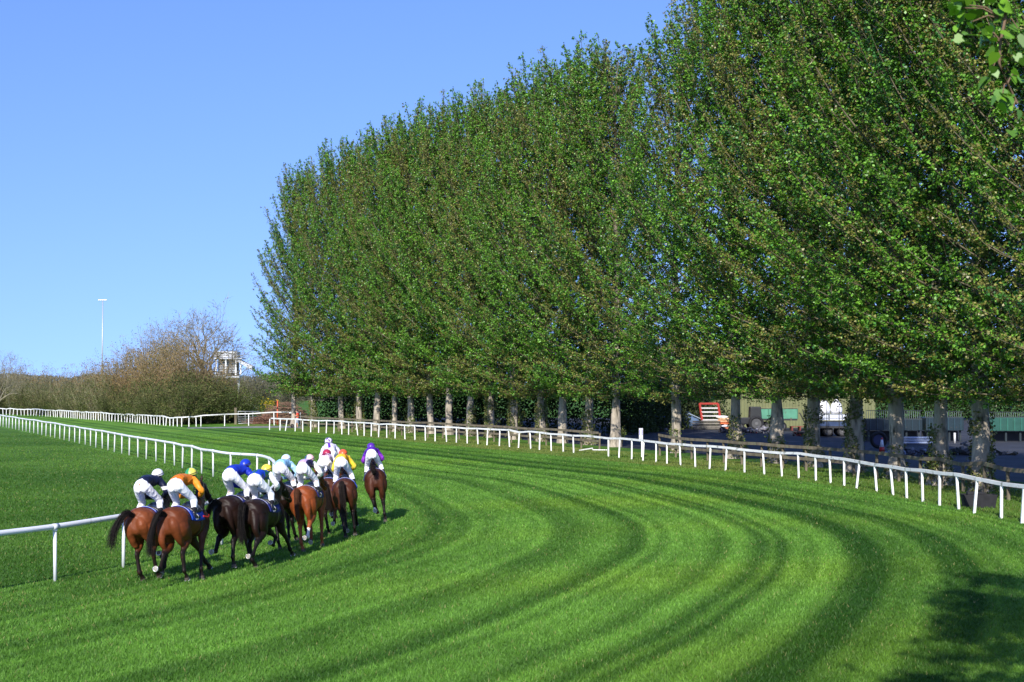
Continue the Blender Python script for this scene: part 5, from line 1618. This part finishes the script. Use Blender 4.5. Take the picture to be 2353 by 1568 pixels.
root = empty("leaning_poles", at(1850, 989), 0); tag(root, "two dark poles leaning together near the red pallet", "poles")
for a in (-.45, -.15): G().bar((.3, 0, 0), (a, .3, 2.1 + a), .09, .09, (.03, .03, .03)).build("pole", M['plain'], root)
# white tanks in a cage on a dark blue trailer, white bags on top
flat_trailer(1915, 1003, 3.6, "dark blue flat trailer loaded with white caged tanks", (.035, .06, .13), .42, .78, d=1.9)
x, y, _ = P(1915, 1003)
for k, dx in enumerate((-.98, .12, 1.2)):
    root = empty("caged_tank", (x + dx, y, .87)); tag(root, ["white caged liquid tank at the shed end of the dark blue trailer", "white caged liquid tank in the middle of the dark blue trailer", "white caged liquid tank with a blue lower corner on the dark blue trailer"][k], "tank", "white tanks on the blue trailer")
    G().box((0, 0, .48), (.96, .9, .9), colr=(.72, .76, .85)).build("tank", M['plastic'], root, bevel=.06)
    for q in range(7): G().tube([(-.5 + q / 6, -.49, 0), (-.5 + q / 6, -.49, .98)], .014, None, 5).build("cage_bar", M['galv'], root)
    for q in range(4): G().tube([(-.5, -.50, .08 + .29 * q), (.5, -.50, .08 + .29 * q)], .014, None, 5).build("cage_hoop", M['galv'], root)
    if k == 2: G().box((.12, -.475, .13), (.6, .03, .24), colr=(.04, .16, .60)).build("panel", M['plastic'], root)
for k, dx in enumerate((-.75, .25)):
    root = empty("bulk_bag", (x + dx, y, 1.86)); tag(root, ["white bulk bag tied to a point, on top of the tanks, nearer the shed", "white bulk bag tied to a point, on top of the tanks, farther from the shed"][k], "bag", "white bags on the tanks")
    g = G(); a = np.array([(0, .46), (.35, .50), (.75, .42), (1.05, .22), (1.2, .07), (1.32, .12)])
    g.tube([(0, 0, z) for z, _ in a], a[:, 1], None, 16, colr=(.80, .80, .82)); g.build("sack", M['plain'], root, True); G().tube([(0, 0, 1.17), (0, 0, 1.23)], .085, None, 10, colr=(.5, .5, .5)).build("tie", M['plain'], root)
for px in (1894, 1922):
    xq, yq, _ = P(px, 1003); root = empty("stake", (xq, yq - 1.02, 0)); tag(root, "thin dark upright stake on the side of the blue trailer", "stake", "stakes on the blue trailer"); G().bar((0, 0, .3), (0, 0, 2.9), .05, .05, (.02, .02, .02)).build("shaft", M['plain'], root)
# raised dark teal cabins with railings on top
def cabin(px0, px1, py, ztop, zbot, colr, lab, rail_h, nw, name="storage_cabin"):
    x0, y, _ = P(px0, py); x1, _, _ = P(px1, py); w = x1 - x0
    root = empty(name, ((x0 + x1) / 2, y, 0)); tag(root, lab, "cabin", "dark green cabins on legs in the yard")
    h = ztop - zbot
    G().box((0, 1.2, (ztop + zbot) / 2), (w, 2.4, h), colr=colr).build("body", M['painted'], root, bevel=.03)
    for k in range(nw): G().box((-w / 2 + (k + .5) * w / nw, -.03, (ztop + zbot) / 2), (.07, .06, h - .06), colr=np.array(colr) * 1.7).build("rib", M['painted'], root)
    G().box((0, 1.3, zbot / 2 - .02), (w - .1, .1, zbot - .08), colr=(.012, .014, .018)).build("shade_panel", M['painted'], root)  # dark panel added behind the legs to stand in for shade underneath
    for k in range(nw // 2 + 1): G().box((-w / 2 + .2 + k * (w - .4) / (nw // 2), .3, zbot / 2), (.14, .14, zbot), colr=(.02, .03, .035)).build("leg", M['painted'], root)
    if rail_h:
        n = int(w / .16)
        for k in range(min(n, 60)): G().bar((-w / 2 + k * w / min(n, 60), .1, ztop), (-w / 2 + k * w / min(n, 60), .1, ztop + rail_h), .025, .025, (.16, .2, .2)).build("railing_bar", M['painted'], root)
        G().bar((-w / 2, .1, ztop + rail_h), (w / 2, .1, ztop + rail_h), .06, .05, (.02, .03, .03)).build("handrail", M['painted'], root)
        G().box((0, .1, ztop + .03), (w, .1, .06), colr=(.03, .04, .04)).build("kerb", M['painted'], root)
def yz(py, row): return (row - py) * mpp(row)
cabin(1992, 2120, 1015, yz(964, 1015), yz(990, 1015), (.008, .020, .028), "long dark teal cabin on legs with railings along its top", yz(944, 1015) - yz(964, 1015), 8)
cabin(2128, 2215, 1015, yz(960, 1015), yz(990, 1015), (.010, .026, .036), "shorter dark blue cabin on legs beside the long teal one", .45, 6)
cabin(2275, 2420, 1015, yz(960, 1015), yz(991, 1015), (.018, .080, .058), "green ribbed cabin on legs at the end of the yard", .4, 9)
# pipes
root = empty("pipe_stack", at(2108, 1021), 0); tag(root, "stack of pale grey plastic pipes lying across the yard", "pipes")
for k in range(9):
    ln = 1.35; G().tube([(-ln, .16 * (k % 3), .10 + .17 * (k // 3)), (ln, .16 * (k % 3) + .05, .10 + .17 * (k // 3))], .085, None, 10, colr=np.array((.34, .40, .52)) * rng.uniform(.7, 1.1)).build("pipe", M['plastic'], root, True)
root = empty("bollard", at(2194, 1019)); tag(root, "small white bollard standing beside the pipes", "bollard")
G().tube([(0, 0, 0), (0, 0, .70)], .08, None, 12, colr=(.6, .6, .6)).build("shaft", M['plastic'], root, True); G().ball((0, 0, .71), (.10, .10, .06), colr=(.6, .6, .6)).build("cap", M['plastic'], root, True)
# tyre and cone
root = empty("tractor_tyre", at(2019, 1031), 0); tag(root, "big loose tractor tyre standing upright behind the red and white cone", "tyre")
wheel(.58, .42, (0, 0, .57), root, rim=False, name="tread")
q = G(); q.tube([(0, -.05, .57), (0, .05, .57)], .40, None, 20, colr=(.02, .025, .09)); q.build("hub", M['painted'], root)
root = empty("traffic_cone", at(2026.5, 1040), 0); tag(root, "tall traffic cone, white above and red below, beyond the timber fence", "cone")
G().box((0, 0, .03), (.46, .46, .06), colr=(.03, .03, .03)).build("base", M['plastic'], root, bevel=.01)
G().tube([(0, 0, .06), (0, 0, .34)], [.19, .145], None, 20, colr=(.50, .03, .03)).build("lower_cone", M['plastic'], root, True)
G().tube([(0, 0, .341), (0, 0, .80)], [.143, .065], None, 20, colr=(.74, .74, .80)).build("sleeve", M['plastic'], root, True)
G().tube([(0, 0, .801), (0, 0, .92)], [.064, .05], None, 20, colr=(.50, .04, .03)).build("tip", M['plastic'], root, True)

# more clutter in the shade of the yard
def heap(px, py, n, w, h, size, cols, lab, seed):
    r = np.random.default_rng(seed)
    root = empty("scrap_heap", at(px, py), 0); tag(root, lab, "scrap heap", "scrap heaps in the yard")
    g = G()
    for k in range(n):
        a = size * r.uniform(.5, 1.6); x = r.uniform(-1, 1)
        g.box((x * w / 2, r.normal(0, .3), abs(r.normal(0, h * .45 * (1 - x * x * .7))) + .04), (a * r.uniform(1, 3.2), a * .7, a * r.uniform(.3, .9)), r.uniform(0, 3.1), r.uniform(-.5, .5), r.uniform(-.5, .5), np.array(cols[int(r.integers(len(cols)))]) * r.uniform(.5, 1.4))
    g.build("rubble", M['plain'], root)
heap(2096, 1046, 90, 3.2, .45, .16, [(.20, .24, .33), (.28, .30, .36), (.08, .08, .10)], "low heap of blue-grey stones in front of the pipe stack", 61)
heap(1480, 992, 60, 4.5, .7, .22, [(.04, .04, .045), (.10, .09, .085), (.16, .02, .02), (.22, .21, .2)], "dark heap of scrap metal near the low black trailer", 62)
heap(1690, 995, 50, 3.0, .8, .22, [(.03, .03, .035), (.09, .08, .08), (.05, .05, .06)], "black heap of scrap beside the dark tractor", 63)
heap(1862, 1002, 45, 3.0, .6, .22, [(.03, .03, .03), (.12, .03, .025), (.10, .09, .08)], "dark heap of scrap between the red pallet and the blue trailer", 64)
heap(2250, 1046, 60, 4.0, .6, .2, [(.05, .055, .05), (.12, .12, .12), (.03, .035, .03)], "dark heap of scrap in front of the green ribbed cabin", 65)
# leafy suckers and weeds at the foot of the trees
def weed(px, py, h, w, n, lab, seed):
    r = np.random.default_rng(seed); root = empty("sucker_shoots", at(px, py), 0); tag(root, lab, "shoots", "leafy shoots at the foot of the trees")
    b = G(); LP = []
    for k in range(12):
        a = r.uniform(0, 6.28); e = np.array([math.cos(a) * w / 2 * r.random(), math.sin(a) * w / 2 * r.random(), h * r.uniform(.6, 1)])
        q = np.array([e * 0, e * (.3, .3, .6), e]); tube_np(b, q, .014, .005, 4, (.12, .11, .06)); LP.append(q[1] + (q[2] - q[1]) * r.random((n // 12, 1)) + r.normal(0, .09, (n // 12, 3)))
    b.build("stems", M['twig'], root)
    pos = np.vstack(LP); pos[:, 2] = np.clip(pos[:, 2], .04, None); C = np.where((r.random(len(pos)) < .6)[:, None], np.array([.11, .17, .03]), np.array([.17, .18, .05])) * r.uniform(.6, 1.3, (len(pos), 1))
    V, F, C4 = leaf_quads(pos, r.uniform(.07, .13, len(pos)), C, r, .3); link("crown", fast_mesh("crown", V, F, [M['leaf']], C4), root)
for px, py, h, w, n, lab in [(1190, 1010, 2.6, 1.6, 420, "tall leafy shoots leaning out beside an ivy-covered trunk"), (1430, 1027, 1.5, 1.2, 260, "leafy shoots beside the clean pale trunk in the fence gap"),
                             (1712, 1053, 1.0, 1.0, 180, "low shoots at the foot of the barky trunk by the green trailer"), (1548, 1040, 2.2, 1.0, 260, "leafy shoots against the trunk with the painted number"),
                             (2140, 1117, 1.5, 1.0, 240, "leafy shoots at the dark trunk in front of the pipe stack"), (1135, 1005, 2.3, 1.7, 380, "bushy shoots round a trunk two along from the palest one"), (800, 985.5, 1.6, 1.3, 200, "leafy shoots near the far end of the tree row")]:
    weed(px, py, h, w, n, lab, int(px))
